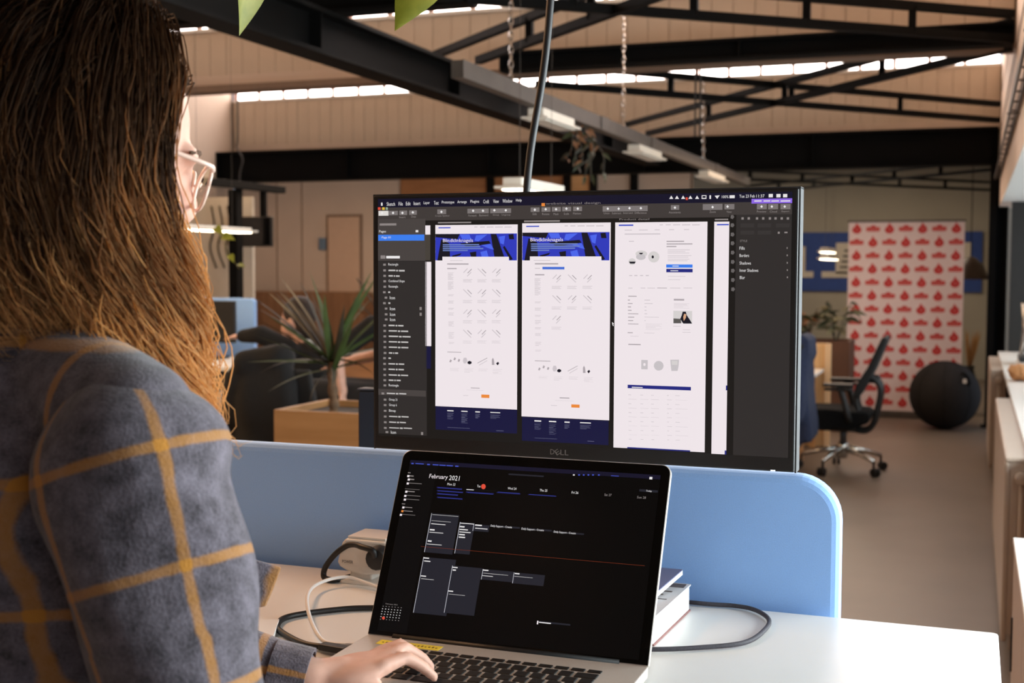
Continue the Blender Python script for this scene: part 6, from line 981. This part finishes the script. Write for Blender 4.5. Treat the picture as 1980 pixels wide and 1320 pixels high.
b.ell(hd(0,0.092,-0.022), (0.0135,0.020,0.020), RH, 12, 8).ell(hd(0,0.088,-0.004), (0.009,0.012,0.030), RH, 12, 8).ell(hd(0,0.080,0.022), (0.048,0.016,0.012), RH)  # nose, brow
b.ell(hd(0,0.083,-0.056), (0.022,0.011,0.006), RH, 12, 8).ell(hd(0,0.081,-0.065), (0.020,0.011,0.006), RH, 12, 8)                                                    # lips
for s in (-1, 1): b.ell(hd(s*0.040,0.058,-0.028), (0.026,0.026,0.026), RH).ell(hd(s*0.075,-0.010,-0.008), (0.007,0.017,0.028), RH, 12, 8)                            # cheeks, ears
b.cap(NK+V3((0,0,-0.01)), hd(0,-0.022,-0.07), 0.052, 0.050)
b.cap(SL+V3((0,0,-0.02)), SR+V3((0,0,-0.02)), 0.045).ell(tz(1.30,-0.01,0,0), (0.150,0.090,0.16), RT).ell(tz(1.10,-0.055,0,0), (0.122,0.080,0.16), RT).ell(PV+V3((0,0,0.02)), (0.150,0.098,0.13), RT)
for S, E, W_ in ((SR,ER,WR),(SL,EL,WL)): b.cap(S+V3((0,0,-0.02)), E, 0.042, 0.036).cap(E, W_, 0.036, 0.024)
def hand(b, W_, K, ff, r=0.0078):
    """palm between wrist W_ and knuckle centre K, then five jointed fingers given as joint chains"""
    d = (K-W_).normalized(); sd = d.cross(V3((0,0,1))).normalized(); up = sd.cross(d)
    R = Matrix((sd, d, up)).transposed(); b.ell(W_+(K-W_)*0.58, (0.037,0.052,0.0135), R, 18, 10).cap(W_, W_+(K-W_)*0.4, 0.023, 0.018)
    for ch in ff:
        for i in range(len(ch)-1): b.cap(V3(ch[i]), V3(ch[i+1]), r*(1.12-0.12*i), r*(1.0-0.12*i), 10)
    return b
hand(b, WL, V3((-0.592,1.212,1.124)), [
    [(-0.583,1.190,1.126),(-0.568,1.218,1.130),(-0.553,1.232,1.116),(-0.544,1.239,1.1045)],
    [(-0.594,1.206,1.127),(-0.580,1.240,1.133),(-0.567,1.258,1.118),(-0.560,1.267,1.1045)],
    [(-0.605,1.220,1.125),(-0.593,1.254,1.131),(-0.582,1.272,1.117),(-0.576,1.280,1.1045)],
    [(-0.616,1.231,1.121),(-0.606,1.258,1.125),(-0.598,1.273,1.114),(-0.593,1.280,1.1045)],
    [(-0.628,1.163,1.110),(-0.600,1.162,1.108),(-0.576,1.172,1.106),(-0.556,1.186,1.1045)]])
hand(b, WR, V3((-0.395,1.080,1.108)), [
    [(-0.412,1.086,1.106),(-0.405,1.120,1.108),(-0.398,1.136,1.096),(-0.396,1.142,1.089)], [(-0.396,1.088,1.108),(-0.386,1.124,1.110),(-0.378,1.142,1.097),(-0.375,1.148,1.089)],
    [(-0.380,1.084,1.107),(-0.369,1.117,1.108),(-0.360,1.134,1.096),(-0.357,1.140,1.089)], [(-0.366,1.074,1.103),(-0.353,1.100,1.103),(-0.345,1.114,1.094),(-0.342,1.119,1.089)],
    [(-0.425,1.040,1.102),(-0.432,1.066,1.100),(-0.428,1.088,1.094),(-0.424,1.100,1.089)]])
for s in (-1, 1):
    hip = PV+rt*0.085*s+V3((0,0,-0.04)); kn = hip+ft*0.02+V3((0,0,0))-V3((0,0,hip.z-0.50)); an = kn-ft*0.03-V3((0,0,0.42))
    b.cap(hip, kn, 0.078, 0.052).cap(kn, an, 0.050, 0.034).cap(an+V3((0,0,-0.03)), an+ft*0.13+V3((0,0,-0.05)), 0.034, 0.026)
v, f = remesh_np(b, 0.0042, 3, 0.45); mesh_np('body', v, f, m_skin, wm)
for s in (-1, 1):
    MB().ell(hd(s*0.031,0.060,0.0), (0.0125,)*3, None, 14, 10).build('eye', mat('eye_white', (206,196,190), 0.3), wm, smooth=True)
    MB().ell(hd(s*0.031,0.0715,-0.002), (0.0055,0.0025,0.0055), RH, 12, 8).build('iris', mat('iris_brown', (70,48,34), 0.2), wm, smooth=True)
    MB().tube([hd(s*0.014,0.091,0.020), hd(s*0.032,0.090,0.026), hd(s*0.050,0.078,0.021)], [0.0022,0.003,0.0015], 6).build('eyebrow', mat('brow_brown', (84,58,38), 0.8), wm, smooth=True)
MB().ell(hd(0,0.0925,-0.0565), (0.021,0.003,0.0055), RH, 14, 8).ell(hd(0,0.0905,-0.0655), (0.019,0.003,0.006), RH, 14, 8).build('lips', mat('lip_pink', (196,112,104), 0.4), wm, smooth=True)
# nails of the visible hand
for tip, d in (((-0.5425,1.2415,1.1085),(0.6,0.6,-0.5)),((-0.5585,1.2695,1.1085),(0.6,0.6,-0.5)),((-0.5535,1.1885,1.1085),(0.8,0.5,-0.2))):
    d = V3(d).normalized(); s = d.cross(V3((0,0,1))).normalized(); tip = V3(tip)-d*0.0045+V3((0,0,-0.0008)); MB().ell(tip, (0.0042,0.0055,0.0012), Matrix((s, d, s.cross(d))).transposed(), 10, 6).build('nail', mat('nail', (236,196,180), 0.25), wm, smooth=True)
# shirt: torso, two sleeves, collar, cuff, loose front edge
def wrinkle(v, a, ks): return v+a*np.stack([np.sin(v[:,2]*ks+v[:,1]*31)*np.cos(v[:,0]*23), np.cos(v[:,2]*ks*0.8+v[:,0]*37), 0.6*np.sin(v[:,0]*ks*0.7+v[:,1]*29)], 1)
b = MB().cap(NK+rt*0.03+V3((0,0,0.0)), SR+V3((0,0,0.010)), 0.048, 0.054).cap(NK-rt*0.03+V3((0,0,0.0)), SL+V3((0,0,0.010)), 0.048, 0.054).ell(NK-ft*0.03+V3((0,0,-0.06)), (0.09,0.08,0.09), RT)
b.ell(tz(1.30,-0.01,0,0), (0.168,0.115,0.18), RT).ell(tz(1.34,-0.03,0,-0.03), (0.15,0.09,0.12), RT).ell(tz(1.12,-0.05,0,0), (0.155,0.112,0.20), RT).ell(PV+V3((0,0,0.06)), (0.170,0.118,0.16), RT)
v, f = remesh_np(b, 0.008, 6); v = wrinkle(v, 0.003, 42)
sh = mesh_np('shirt', v, f, m_plaid, wm, {'plaid_u': ((v-np.array(NK))@np.array(rt)+0.02)/0.105, 'plaid_v': (v[:,2]+0.035)/0.105})
def sleeve(name, chain, radii, ref, extra=None, seam_u=0.0, phase_v=0.0, du=0.118, dv=0.098, wr=0.0035):
    b = MB(); chain = [V3(p) for p in chain]
    for i in range(len(chain)-1): b.cap(chain[i], chain[i+1], radii[i], radii[i+1], 18)
    if extra: extra(b)
    v, f = remesh_np(b, 0.006, 5); v = wrinkle(v, wr, 48)
    best = np.full(len(v), 1e9); U = np.zeros(len(v)); T = np.zeros(len(v)); acc = 0.0
    for i in range(len(chain)-1):
        a = np.array(chain[i]); d = np.array(chain[i+1]-chain[i]); L = np.linalg.norm(d); d = d/L
        t_ = (v-a)@d; tt = np.clip(t_, 0 if i else -1, L if i < len(chain)-2 else 9); q = v-a-tt[:,None]*d; dist = np.linalg.norm(q, axis=1)
        e1 = np.array(ref)-d*(np.array(ref)@d); e1 /= np.linalg.norm(e1); e2 = np.cross(d, e1); ang = np.arctan2(q@e2, q@e1)
        ok = dist < best; best[ok] = dist[ok]; U[ok] = ang[ok]*radii[i]; T[ok] = (acc+t_)[ok]; acc += L
    return mesh_np(name, v, f, m_plaid, wm, {'plaid_u': (U+seam_u)/du+0.5, 'plaid_v': (T+phase_v)/dv+0.5}), v
sr0 = SR+V3((0,0,-0.035))
tocam = (-sr0).normalized()
sleeve('sleeve', [sr0, SR+(ER-SR)*0.55, ER, ER+(WR-ER)*0.45, ER+(WR-ER)*0.95], [0.075,0.070,0.056,0.048,0.040], (tocam.x,tocam.y,0), lambda b: b.ell(SR+V3((0,0,-0.014)), (0.077,0.077,0.066)), seam_u=0.026, phase_v=0.018, du=0.105, dv=0.090)
sl0 = SL+V3((0,0,-0.03))
sleeve('sleeve', [sl0, SL+(EL-SL)*0.5, EL, EL+(WL-EL)*0.5, EL+(WL-EL)*0.90], [0.070,0.066,0.055,0.044,0.034], (0.2,-1,0.4), lambda b: b.ell(SL+V3((0,0,-0.02)), (0.074,0.074,0.056)), phase_v=0.03)
def ring(name, c, d, r, tr, m, wdt=0.03):
    c = V3(c); d = V3(d).normalized(); e = d.cross(V3((0,0,1))).normalized(); g = e.cross(d); mb = MB(); n = 24; vs = []
    for k in range(n):
        a = 2*PI*k/n; u_ = e*math.cos(a)+g*math.sin(a)
        for s, rr_ in ((0,r),(wdt,r*0.97),(wdt,r*0.97-tr),(0,r-tr)): vs.append(c+d*s+u_*rr_)
    fs = [(4*k+j, 4*((k+1) % n)+j, 4*((k+1) % n)+(j+1) % 4, 4*k+(j+1) % 4) for k in range(n) for j in range(4)]
    mb.add(vs, fs); me = mb.build(name, m, wm, smooth=False, fix=True)
    for nm, q in (('plaid_u', 0.30), ('plaid_v', 0.0)):
        at = me.data.attributes.new(nm, 'FLOAT', 'POINT'); at.data.foreach_set('value', [(k//4)/n*3.0+q if nm == 'plaid_u' else 0.1 for k in range(4*n)])
    return me
fd = (WL-EL).normalized(); ring('cuff', WL-fd*0.045, fd, 0.0345, 0.004, m_plaid, 0.040)
fd = (WR-ER).normalized(); ring('cuff', WR-fd*0.045, fd, 0.038, 0.004, m_plaid, 0.040)
pts = [NK+rt*(0.070*math.cos(a))+ft*(0.062*math.sin(a))+V3((0,0,0.014+0.020*(-math.sin(a)))) for a in np.linspace(0.5*PI+0.5, 2.5*PI-0.5, 22)]
b = MB().tube(pts, 0.017, 10, flat=1.7); v, f = remesh_np(b, 0.006, 3)
mesh_np('collar', v, f, m_plaid, wm, {'plaid_u': (v[:,0]*1.2+v[:,1])/0.10, 'plaid_v': (v[:,2]-1.44)/0.098})
fl = [V3(p) for p in ((-0.735,1.000,1.300),(-0.685,1.050,1.272),(-0.643,1.086,1.2515),(-0.650,1.081,1.229),(-0.656,1.077,1.2125),(-0.684,1.052,1.212),(-0.720,1.005,1.195))]
nrm = V3((0.6,-0.75,0.1)).normalized()
mb = MB(); n = len(fl); mb.add([p for p in fl]+[p-nrm*0.006 for p in fl], [tuple(range(n)), tuple(range(2*n-1, n-1, -1))]+[(k, n+k, n+(k+1) % n, (k+1) % n) for k in range(n)])
o = mb.build('shirt_front_edge', m_plaid, wm, bevel=0.002, fix=True)
for nm in ('plaid_u', 'plaid_v'):
    at = o.data.attributes.new(nm, 'FLOAT', 'POINT'); at.data.foreach_set('value', [{0:0.1,1:0.3,2:0.49,3:0.49,4:0.49,5:0.30,6:0.1}[k % n] if nm == 'plaid_u' else 0.1 for k in range(2*n)])
# trousers and shoes
b = MB().ell(PV+V3((0,0,0.0)), (0.160,0.106,0.13), RT)
sb_ = []
for s in (-1, 1):
    hip = PV+rt*0.085*s+V3((0,0,-0.04)); kn = hip+ft*0.02-V3((0,0,hip.z-0.50)); an = kn-ft*0.03-V3((0,0,0.40)); b.cap(hip, kn, 0.088, 0.064).cap(kn, an, 0.062, 0.056)
    q = an-V3((0,0,0.055)); sb_.append(MB().cap(q-ft*0.03, q+ft*0.15, 0.044, 0.036))
organic('trousers', b, 0.012, mat('dark_denim', (38,42,58), 0.9, noise=0.15, scale=80), wm, 3)
for s_ in sb_: organic('shoe', s_, 0.010, mat('shoe_dark', (40,36,34), 0.6, noise=0.1), wm, 2, disp=lambda v: np.stack([v[:,0], v[:,1], np.maximum(v[:,2], 0.001)], 1))

# ---- hair: one underlayer and thousands of fine wavy strands
def hair_mat():
    m = bpy.data.materials.new('hair_brown_blonde'); m.use_nodes = True; nt = m.node_tree; b = nt.nodes['Principled BSDF']; out = nt.nodes['Material Output']
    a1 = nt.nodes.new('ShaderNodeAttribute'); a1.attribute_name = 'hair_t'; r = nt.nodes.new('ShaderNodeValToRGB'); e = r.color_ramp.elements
    e[0].position = 0.0; e[0].color = rgb((30,21,15)); e[1].position = 1.0; e[1].color = rgb((242,202,148)); x = e.new(0.24); x.color = rgb((98,68,46)); x = e.new(0.44); x.color = rgb((184,134,88)); x = e.new(0.64); x.color = rgb((240,194,134))  # brown-to-blonde hair, with shade at roots and light on tips coloured in
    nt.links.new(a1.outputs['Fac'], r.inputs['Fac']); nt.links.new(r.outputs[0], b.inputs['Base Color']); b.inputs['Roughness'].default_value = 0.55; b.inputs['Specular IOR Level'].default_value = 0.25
    t = nt.nodes.new('ShaderNodeBsdfTranslucent'); nt.links.new(r.outputs[0], t.inputs[0]); mx = nt.nodes.new('ShaderNodeMixShader'); mx.inputs[0].default_value = 0.6
    nt.links.new(b.outputs[0], mx.inputs[1]); nt.links.new(t.outputs[0], mx.inputs[2]); nt.links.new(mx.outputs[0], out.inputs[0])
    return m
m_hair = hair_mat()
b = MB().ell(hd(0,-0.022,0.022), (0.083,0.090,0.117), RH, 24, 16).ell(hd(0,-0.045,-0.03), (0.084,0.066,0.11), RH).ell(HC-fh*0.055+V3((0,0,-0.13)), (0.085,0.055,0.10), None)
organic('hair_underlayer', b, 0.008, mat('hair_shadow', (46,32,24), 0.7, noise=0.2, scale=60), wm, 5)  # dark brown cap closing the gaps between strands
def grow(N, ns=26, step=0.018):
    HCn = np.array(HC); Rm = np.array(RH); rad = np.array([0.078,0.097,0.116]); off = np.array(hd(0,-0.006,0.016))
    d = RNG.normal(size=(N*4, 3)); d /= np.linalg.norm(d, axis=1)[:,None]
    face = (d[:,1] > 0.56+0.2*np.clip(d[:,2], 0, 1)) & (d[:,2] < 0.62)
    d = d[(d[:,2] > -0.42) & ~face & ~((d[:,2] < 0.15) & (d[:,1] > 0.38))][:N]; N = len(d)
    side = np.where(d[:,0] > -0.12, 1.0, -1.0)
    ncl = 110; cdirs = d[RNG.choice(N, ncl, replace=False)]; cid = np.argmax(d@cdirs.T, axis=1)
    ph = RNG.uniform(0, 2*PI, ncl)[cid]+RNG.normal(0, 0.25, N); fq = RNG.uniform(2.4, 3.8, ncl)[cid]; amp = RNG.uniform(0.5, 1.3, ncl)[cid]
    shell = 1.02+0.14*RNG.uniform(0, 1, N)**1.3+0.05*RNG.uniform(-1, 1, ncl)[cid]
    p = off+(d*rad)@Rm.T; nrm_ = d@Rm.T
    v = nrm_*(0.10+0.25*np.clip(d[:,1]+0.3, 0, 1))[:,None]+np.outer(side*(1-np.abs(d[:,0]))*np.clip(d[:,1]+0.35, 0, 1), Rm[:,0])*0.9+np.outer(-0.30*np.ones(N), Rm[:,1])+np.array([0,0,0.05]); v /= np.linalg.norm(v, axis=1)[:,None]
    outw = nrm_.copy(); outw[:,2] = 0; outw /= (np.linalg.norm(outw, axis=1)[:,None]+1e-6)
    fhn = np.array(fh)*np.array([1,1,0]); rhn = np.array(rh)
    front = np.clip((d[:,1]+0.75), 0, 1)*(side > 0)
    drift = outw*0.0+np.outer(front, fhn)*0.36
    caps = [(np.array(NK+V3((0,0,-0.03))), np.array(SR), 0.062), (np.array(NK+V3((0,0,-0.03))), np.array(SL), 0.062), (np.array(SR), np.array(SR+(ER-SR)*0.5), 0.080), (np.array(SL), np.array(EL), 0.078)]
    zl = RNG.uniform(1.47, 1.53, N)
    out = np.zeros((ns+1, N, 3)); out[0] = p; alive = np.ones(N, bool); frz = np.full(N, ns)
    for i in range(1, ns+1):
        g = np.array([0,0,-1.0])+drift*np.clip((HCn[2]+0.03-p[:,2])/0.12, 0, 1)[:,None]
        v = v*0.70+g*0.40; v /= np.linalg.norm(v, axis=1)[:,None]; q = p+v*step
        l = ((q-off)@Rm)/rad; n = np.linalg.norm(l, axis=1); ins = (n < shell) & (l[:,2] > -0.9)
        q2 = off+((l/n[:,None]*shell[:,None])*rad)@Rm.T; q[ins] = q2[ins]
        v = q-p; v /= (np.linalg.norm(v, axis=1)[:,None]+1e-9)
        hit = np.zeros(N, bool)
        for a, c, r in caps:
            ab = c-a; t_ = np.clip(((q-a)@ab)/(ab@ab), 0, 1); hit |= np.linalg.norm(q-a-t_[:,None]*ab, axis=1) < r
        lfq = (q[:,:2]-HCn[:2])@np.array([math.sin(hy), math.cos(hy)]); hit |= q[:,2] < np.where(lfq < 0.015, zl, 1.385)
        new = alive & hit; frz[new] = i; alive &= ~hit
        q[~alive] = p[~alive]; p = q; out[i] = p
    s = np.arange(ns+1)/ns
    fr_ = RNG.uniform(0, 1, N)**0.33*0.85+0.15*RNG.uniform(0, 1, ncl)[cid]
    fx = np.array([math.sin(hy), math.cos(hy)]); lf = (out[:,:,:2]-HCn[:2])@fx
    fm = np.interp(out[:,:,2], [1.38,1.47,1.53,1.56,1.62,1.66,1.72,1.79], [0.105,0.092,0.086,0.078,0.052,0.058,0.074,0.068])
    fm = -0.05+(fm+0.05)*fr_[None,:]; ex = np.maximum(lf-fm, 0)*np.clip(s*7, 0, 1)[:,None]; out[:,:,:2] -= ex[:,:,None]*fx
    mid = (out[int(ns*0.55)]-off)@Rm; az = np.arctan2(mid[:,0], -mid[:,1]); lay = (shell > np.median(shell)).astype(int)
    nb_ = 40; lock = ((az+PI)/(2*PI)*nb_+0.5*lay).astype(int) % nb_+nb_*lay; cid = lock; nl = 2*nb_
    cnt = np.maximum(np.bincount(lock, minlength=nl), 1); mean = np.stack([np.stack([np.bincount(lock, weights=out[i,:,k], minlength=nl)/cnt for k in range(3)], 1) for i in range(ns+1)])
    cl_ = np.clip((s-0.22)/0.5, 0, 1)[:,None,None]*(0.40+0.35*RNG.uniform(0, 1, N))[None,:,None]; dlt = mean[:,lock,:]-out; dlt[:,:,2] = 0
    cm_ = np.linalg.norm(dlt, axis=2, keepdims=True); dlt *= np.minimum(1, 0.035/(cm_+1e-9)); out = out+dlt*cl_
    ph = RNG.uniform(0, 2*PI, nl)[lock]+RNG.normal(0, 0.30, N); fq = RNG.uniform(3.6, 5.0, nl)[lock]; amp = RNG.uniform(0.5, 1.3, nl)[lock]*RNG.uniform(0.7, 1.2, N)
    lat = np.cross(np.broadcast_to(np.array([0,0,1.0]), outw.shape), outw)
    gr = np.clip(s-0.15, 0, 1)[:,None]**0.7
    out = out+(np.sin(2*PI*fq[None,:]*s[:,None]+ph[None,:])*amp[None,:]*gr*0.030)[:,:,None]*lat[None]+(np.cos(2*PI*fq[None,:]*s[:,None]+ph[None,:])*amp[None,:]*gr*0.016)[:,:,None]*outw[None]
    fz = (RNG.uniform(0, 1, N) < 0.25)*0.007
    out += RNG.normal(size=(1, N, 3))*fz[None,:,None]*s[:,None,None]*1.5+RNG.normal(size=(ns+1, N, 3))*0.0002
    return out, frz, RNG.uniform(0, 1, N), cid, front
def strands(N, rad):
    pts, frz, rnd, cid, front = grow(N); ns = pts.shape[0]-1; N = pts.shape[1]
    ln = np.minimum(frz, (ns*RNG.uniform(0.86, 1.0, N)).astype(int)); ln = np.maximum(ln, 3)
    tan = np.gradient(pts, axis=0); tan /= (np.linalg.norm(tan, axis=2, keepdims=True)+1e-9)
    ref = np.broadcast_to(np.array([0.3,0.9,0.2]), tan.shape); e1 = np.cross(tan, ref); e1 /= (np.linalg.norm(e1, axis=2, keepdims=True)+1e-9); e2 = np.cross(tan, e1)
    idx = np.arange(ns+1)[:,None]; rr_ = rad*(0.7+0.6*rnd)[None,:]*np.clip((ln[None,:]-idx)/4.0, 0.12, 1); ok = idx <= ln[None,:]
    crr = (np.random.default_rng(5).uniform(-0.08, 0.08, 400))[cid % 400]
    V = np.stack([pts+rr_[:,:,None]*(e1*math.cos(a)+e2*math.sin(a)) for a in (0, 2*PI/3, 4*PI/3)], 2)      # (ns+1,N,3,3)
    T = np.clip(idx/ns+crr[None,:]+0.07*(rnd[None,:]-0.5)+0.22*front[None,:]*np.clip(idx/ns*1.8-0.2, 0, 1), 0, 1); T = np.repeat(T[:,:,None], 3, 2)  # front right strands coloured lighter to stand in for window light on them
    vid = np.arange((ns+1)*N*3).reshape(ns+1, N, 3); F = []
    for k in range(3):
        q = np.stack([vid[:-1,:,k], vid[:-1,:,(k+1) % 3], vid[1:,:,(k+1) % 3], vid[1:,:,k]], -1); F.append(q[(idx[:-1] < ln[None,:])])
    F = np.concatenate(F); used = np.zeros((ns+1)*N*3, bool); used[F.ravel()] = True; rem = np.cumsum(used)-1
    V = V.reshape(-1, 3)[used]; T = T.reshape(-1)[used]; F = rem[F]
    off = np.array(rootloc(wm)); me = bpy.data.meshes.new('hair'); me.vertices.add(len(V)); me.vertices.foreach_set('co', (V-off).astype(np.float32).ravel())
    me.loops.add(F.size); me.loops.foreach_set('vertex_index', F.astype(np.int32).ravel()); me.polygons.add(len(F)); me.polygons.foreach_set('loop_start', np.arange(0, F.size, 4, dtype=np.int32))
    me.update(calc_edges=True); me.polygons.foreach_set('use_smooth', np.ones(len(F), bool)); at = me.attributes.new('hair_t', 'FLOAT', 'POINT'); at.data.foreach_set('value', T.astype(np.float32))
    me.materials.append(m_hair); o = mkobj('hair', me, wm); o['kind'] = 'stuff'; return o
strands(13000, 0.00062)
# glasses
t = thing('glasses', 'thin pale-framed glasses worn by the woman in the plaid shirt', 'glasses', tuple(hd(0,0.10,0)))
m_fr = mat('frame_rose', (240,206,188), 0.25, noise=0.02, coat=0.3)
for s in (-1, 1):
    c = hd(s*0.0345,0.1035,-0.004); pts = []
    for k in range(25):
        a = 2*PI*k/24; x = 0.0275*math.copysign(abs(math.cos(a))**0.7, math.cos(a)); z = 0.0215*math.copysign(abs(math.sin(a))**0.8, math.sin(a)); pts.append(c+rh*x+uh*z-fh*abs(x+s*0.02)*0.10)
    MB().tube(pts, 0.0017, 8).build('rim', m_fr, t, smooth=True)
    MB().add(pts[:-1], [tuple(range(24))]).build('lens', glass_mat('lens_glass', (248,244,242), 0.06), t)
    MB().tube(spline([hd(s*0.064,0.0985,0.010), hd(s*0.0745,0.088,0.012), hd(s*0.0800,0.03,0.012), hd(s*0.0815,-0.018,0.008), hd(s*0.080,-0.040,-0.018)], 6), 0.0023, 8).build('temple', m_fr, t, smooth=True)
MB().tube(spline([hd(-0.008,0.1045,0.0), hd(0,0.1075,0.004), hd(0.008,0.1045,0.0)], 5), 0.0015, 8).build('bridge', m_fr, t, smooth=True)

# ---- two people farther back
def figure(label, P, loc, hairc, short):
    t = thing('person', label, 'person', loc); g = {k: V3(q) for k, q in P.items()}
    b = MB().ell(g['head'], (0.098,0.076,0.118)).ell(g['head']+V3((-0.06,0,-0.06)), (0.045,0.05,0.055)).ell(g['head']+V3((-0.102,0,-0.02)), (0.018,0.012,0.018)).ell(g['head']+V3((0,-0.078,-0.01)), (0.016,0.008,0.028)).ell(g['head']+V3((0,0.078,-0.01)), (0.016,0.008,0.028))
    b.cap(g['neck'], g['head']+V3((0.01,0,-0.06)), 0.052).cap(g['neck']+V3((0,-0.14,-0.06)), g['neck']+V3((0,0.14,-0.06)), 0.05).ell(g['chest'], (0.10,0.15,0.19)).ell((g['chest']+g['hip'])/2, (0.10,0.14,0.18)).ell(g['hip'], (0.13,0.16,0.12))
    for a, e, h in (('sh1','el1','ha1'),('sh2','el2','ha2')):
        b.cap(g[a], g[e], 0.046, 0.038).cap(g[e], g[h], 0.037, 0.026); d = (g[h]-g[e]).normalized(); s = V3((0,1,0)); b.ell(g[h]+d*0.045, (0.040,0.026,0.016), Matrix((d, s, d.cross(s))).transposed())
        for k in range(4): b.cap(g[h]+d*0.07+s*(k-1.5)*0.017, g[h]+d*(0.125+0.01*(k in (1,2)))+s*(k-1.5)*0.019+V3((0,0,-0.012)), 0.008, 0.0065, 8)
        b.cap(g[h]+d*0.02-s*0.026, g[h]+d*0.065-s*0.046, 0.009, 0.007, 8)
    for y in (-0.09, 0.09):
        k = g['knee']+V3((0,y,0)); b.cap(g['hip']+V3((0,y,-0.02)), k, 0.075, 0.058).cap(k, g['foot']+V3((0.03,y,0.04)), 0.055, 0.04).cap(g['foot']+V3((0.03,y,0.0)), g['foot']+V3((-0.12,y,-0.015)), 0.036, 0.03)
    organic('body', b, 0.0085, m_skin, t, 2)
    b = MB().cap(g['neck']+V3((0,-0.14,-0.065)), g['neck']+V3((0,0.14,-0.065)), 0.062).ell(g['chest'], (0.118,0.172,0.20)).ell((g['chest']+g['hip'])/2, (0.12,0.165,0.19))
    for a, e, h in (('sh1','el1','ha1'),('sh2','el2','ha2')):
        b.cap(g[a], g[a]+(g[e]-g[a])*(0.75 if short else 1.0), 0.062, 0.056)
        if not short: b.cap(g[e], g[e]+(g[h]-g[e])*0.9, 0.054, 0.042)
    organic('top', b, 0.012, mat('black_cloth', (17,17,19)), t, 3, disp=folds(0.003, 40))
    b = MB().ell(g['hip']+V3((0,0,-0.01)), (0.14,0.17,0.125))
    for y in (-0.09, 0.09): k = g['knee']+V3((0,y,0)); b.cap(g['hip']+V3((0,y,-0.02)), k, 0.085, 0.068).cap(k, g['foot']+V3((0.03,y,0.09)), 0.066, 0.052)
    organic('trousers', b, 0.014, mat('black_denim', (22,23,27), 0.9, noise=0.15, scale=60), t, 3)
    for y in (-0.09, 0.09): organic('shoe', MB().cap(g['foot']+V3((0.04,y,0.0)), g['foot']+V3((-0.13,y,-0.012)), 0.044, 0.036), 0.012, m_blackpl, t, 2)
    b = MB().ell(g['head']+V3((0.015,0,0.03)), (0.105,0.086,0.112)).ell(g['head']+V3((0.05,0,-0.05)), (0.055,0.075,0.09))
    organic('hair', b, 0.010, mat('hair_'+hairc, dict(dark=(40,28,22), brown=(60,42,30))[hairc], 0.7, noise=0.3, scale=50), t, 2)
    for y in (-0.03, 0.03): MB().ell(g['head']+V3((-0.086,y,0.0)), (0.012,)*3, None, 10, 8).build('eye', mat('eye_white', (0,0,0)), t, smooth=True)
def stool(x, y, z, label):
    t = thing('drafting_stool', label, 'stool', (x, y, 0), 'black high stools')
    MB().prism(rrect(x-0.2, y-0.2, x+0.2, y+0.2, 0.08), lambda a,b_,d: (a,b_,d), z-0.06, z).build('seat', m_fabric_blk, t, bevel=0.015)
    MB().cyl((x,y,0.08),(x,y,z-0.05), 0.028).build('column', m_chrome, t, smooth=True)
    MB().tube([(x+0.22*math.cos(a), y+0.22*math.sin(a), 0.30) for a in np.linspace(0, 2*PI, 25)], 0.011, 8).tube([(x-0.22,y,0.30),(x+0.22,y,0.30)], 0.009, 8).build('foot_ring', m_chrome, t, smooth=True)
    for k in range(5):
        a = 2*PI*k/5; MB().tube([(x,y,0.10),(x+0.30*math.cos(a),y+0.30*math.sin(a),0.04)], [0.026,0.018], 8).cyl((x+0.30*math.cos(a),y+0.30*math.sin(a),0.0),(x+0.30*math.cos(a),y+0.30*math.sin(a),0.05), 0.022, n=10).build('leg', m_blackpl, t, smooth=True)
stool(-3.66, 6.62, 0.525, 'high stool under the person with the long black sleeve'); stool(-3.02, 6.37, 0.735, 'high stool under the person in the black T-shirt')
figure('seated person in a black long-sleeved top reaching left behind the yucca', dict(hip=(-3.66,6.62,0.64), chest=(-3.72,6.62,0.92), neck=(-3.77,6.62,1.11), head=(-3.80,6.62,1.245), sh1=(-3.79,6.48,1.08), el1=(-3.93,6.42,1.16), ha1=(-4.09,6.46,1.145), sh2=(-3.79,6.76,1.05), el2=(-3.92,6.80,0.95), ha2=(-4.10,6.78,0.98), knee=(-4.06,6.62,0.62), foot=(-4.02,6.62,0.06)), (-3.68,6.62,0), 'dark', False)
figure('seated person in a black T-shirt with a bare forearm hanging, half behind the monitor', dict(hip=(-3.017,6.351,0.854), chest=(-3.017,6.351,1.107), neck=(-2.996,6.351,1.307), head=(-2.986,6.351,1.466), sh1=(-3.091,6.203,1.234), el1=(-3.302,6.182,1.075), ha1=(-3.270,6.182,0.864), sh2=(-3.038,6.520,1.223), el2=(-3.218,6.562,1.054), ha2=(-3.439,6.520,1.001), knee=(-3.503,6.351,0.864), foot=(-3.418,6.351,0.400)), (-3.02,6.35,0), 'brown', True)
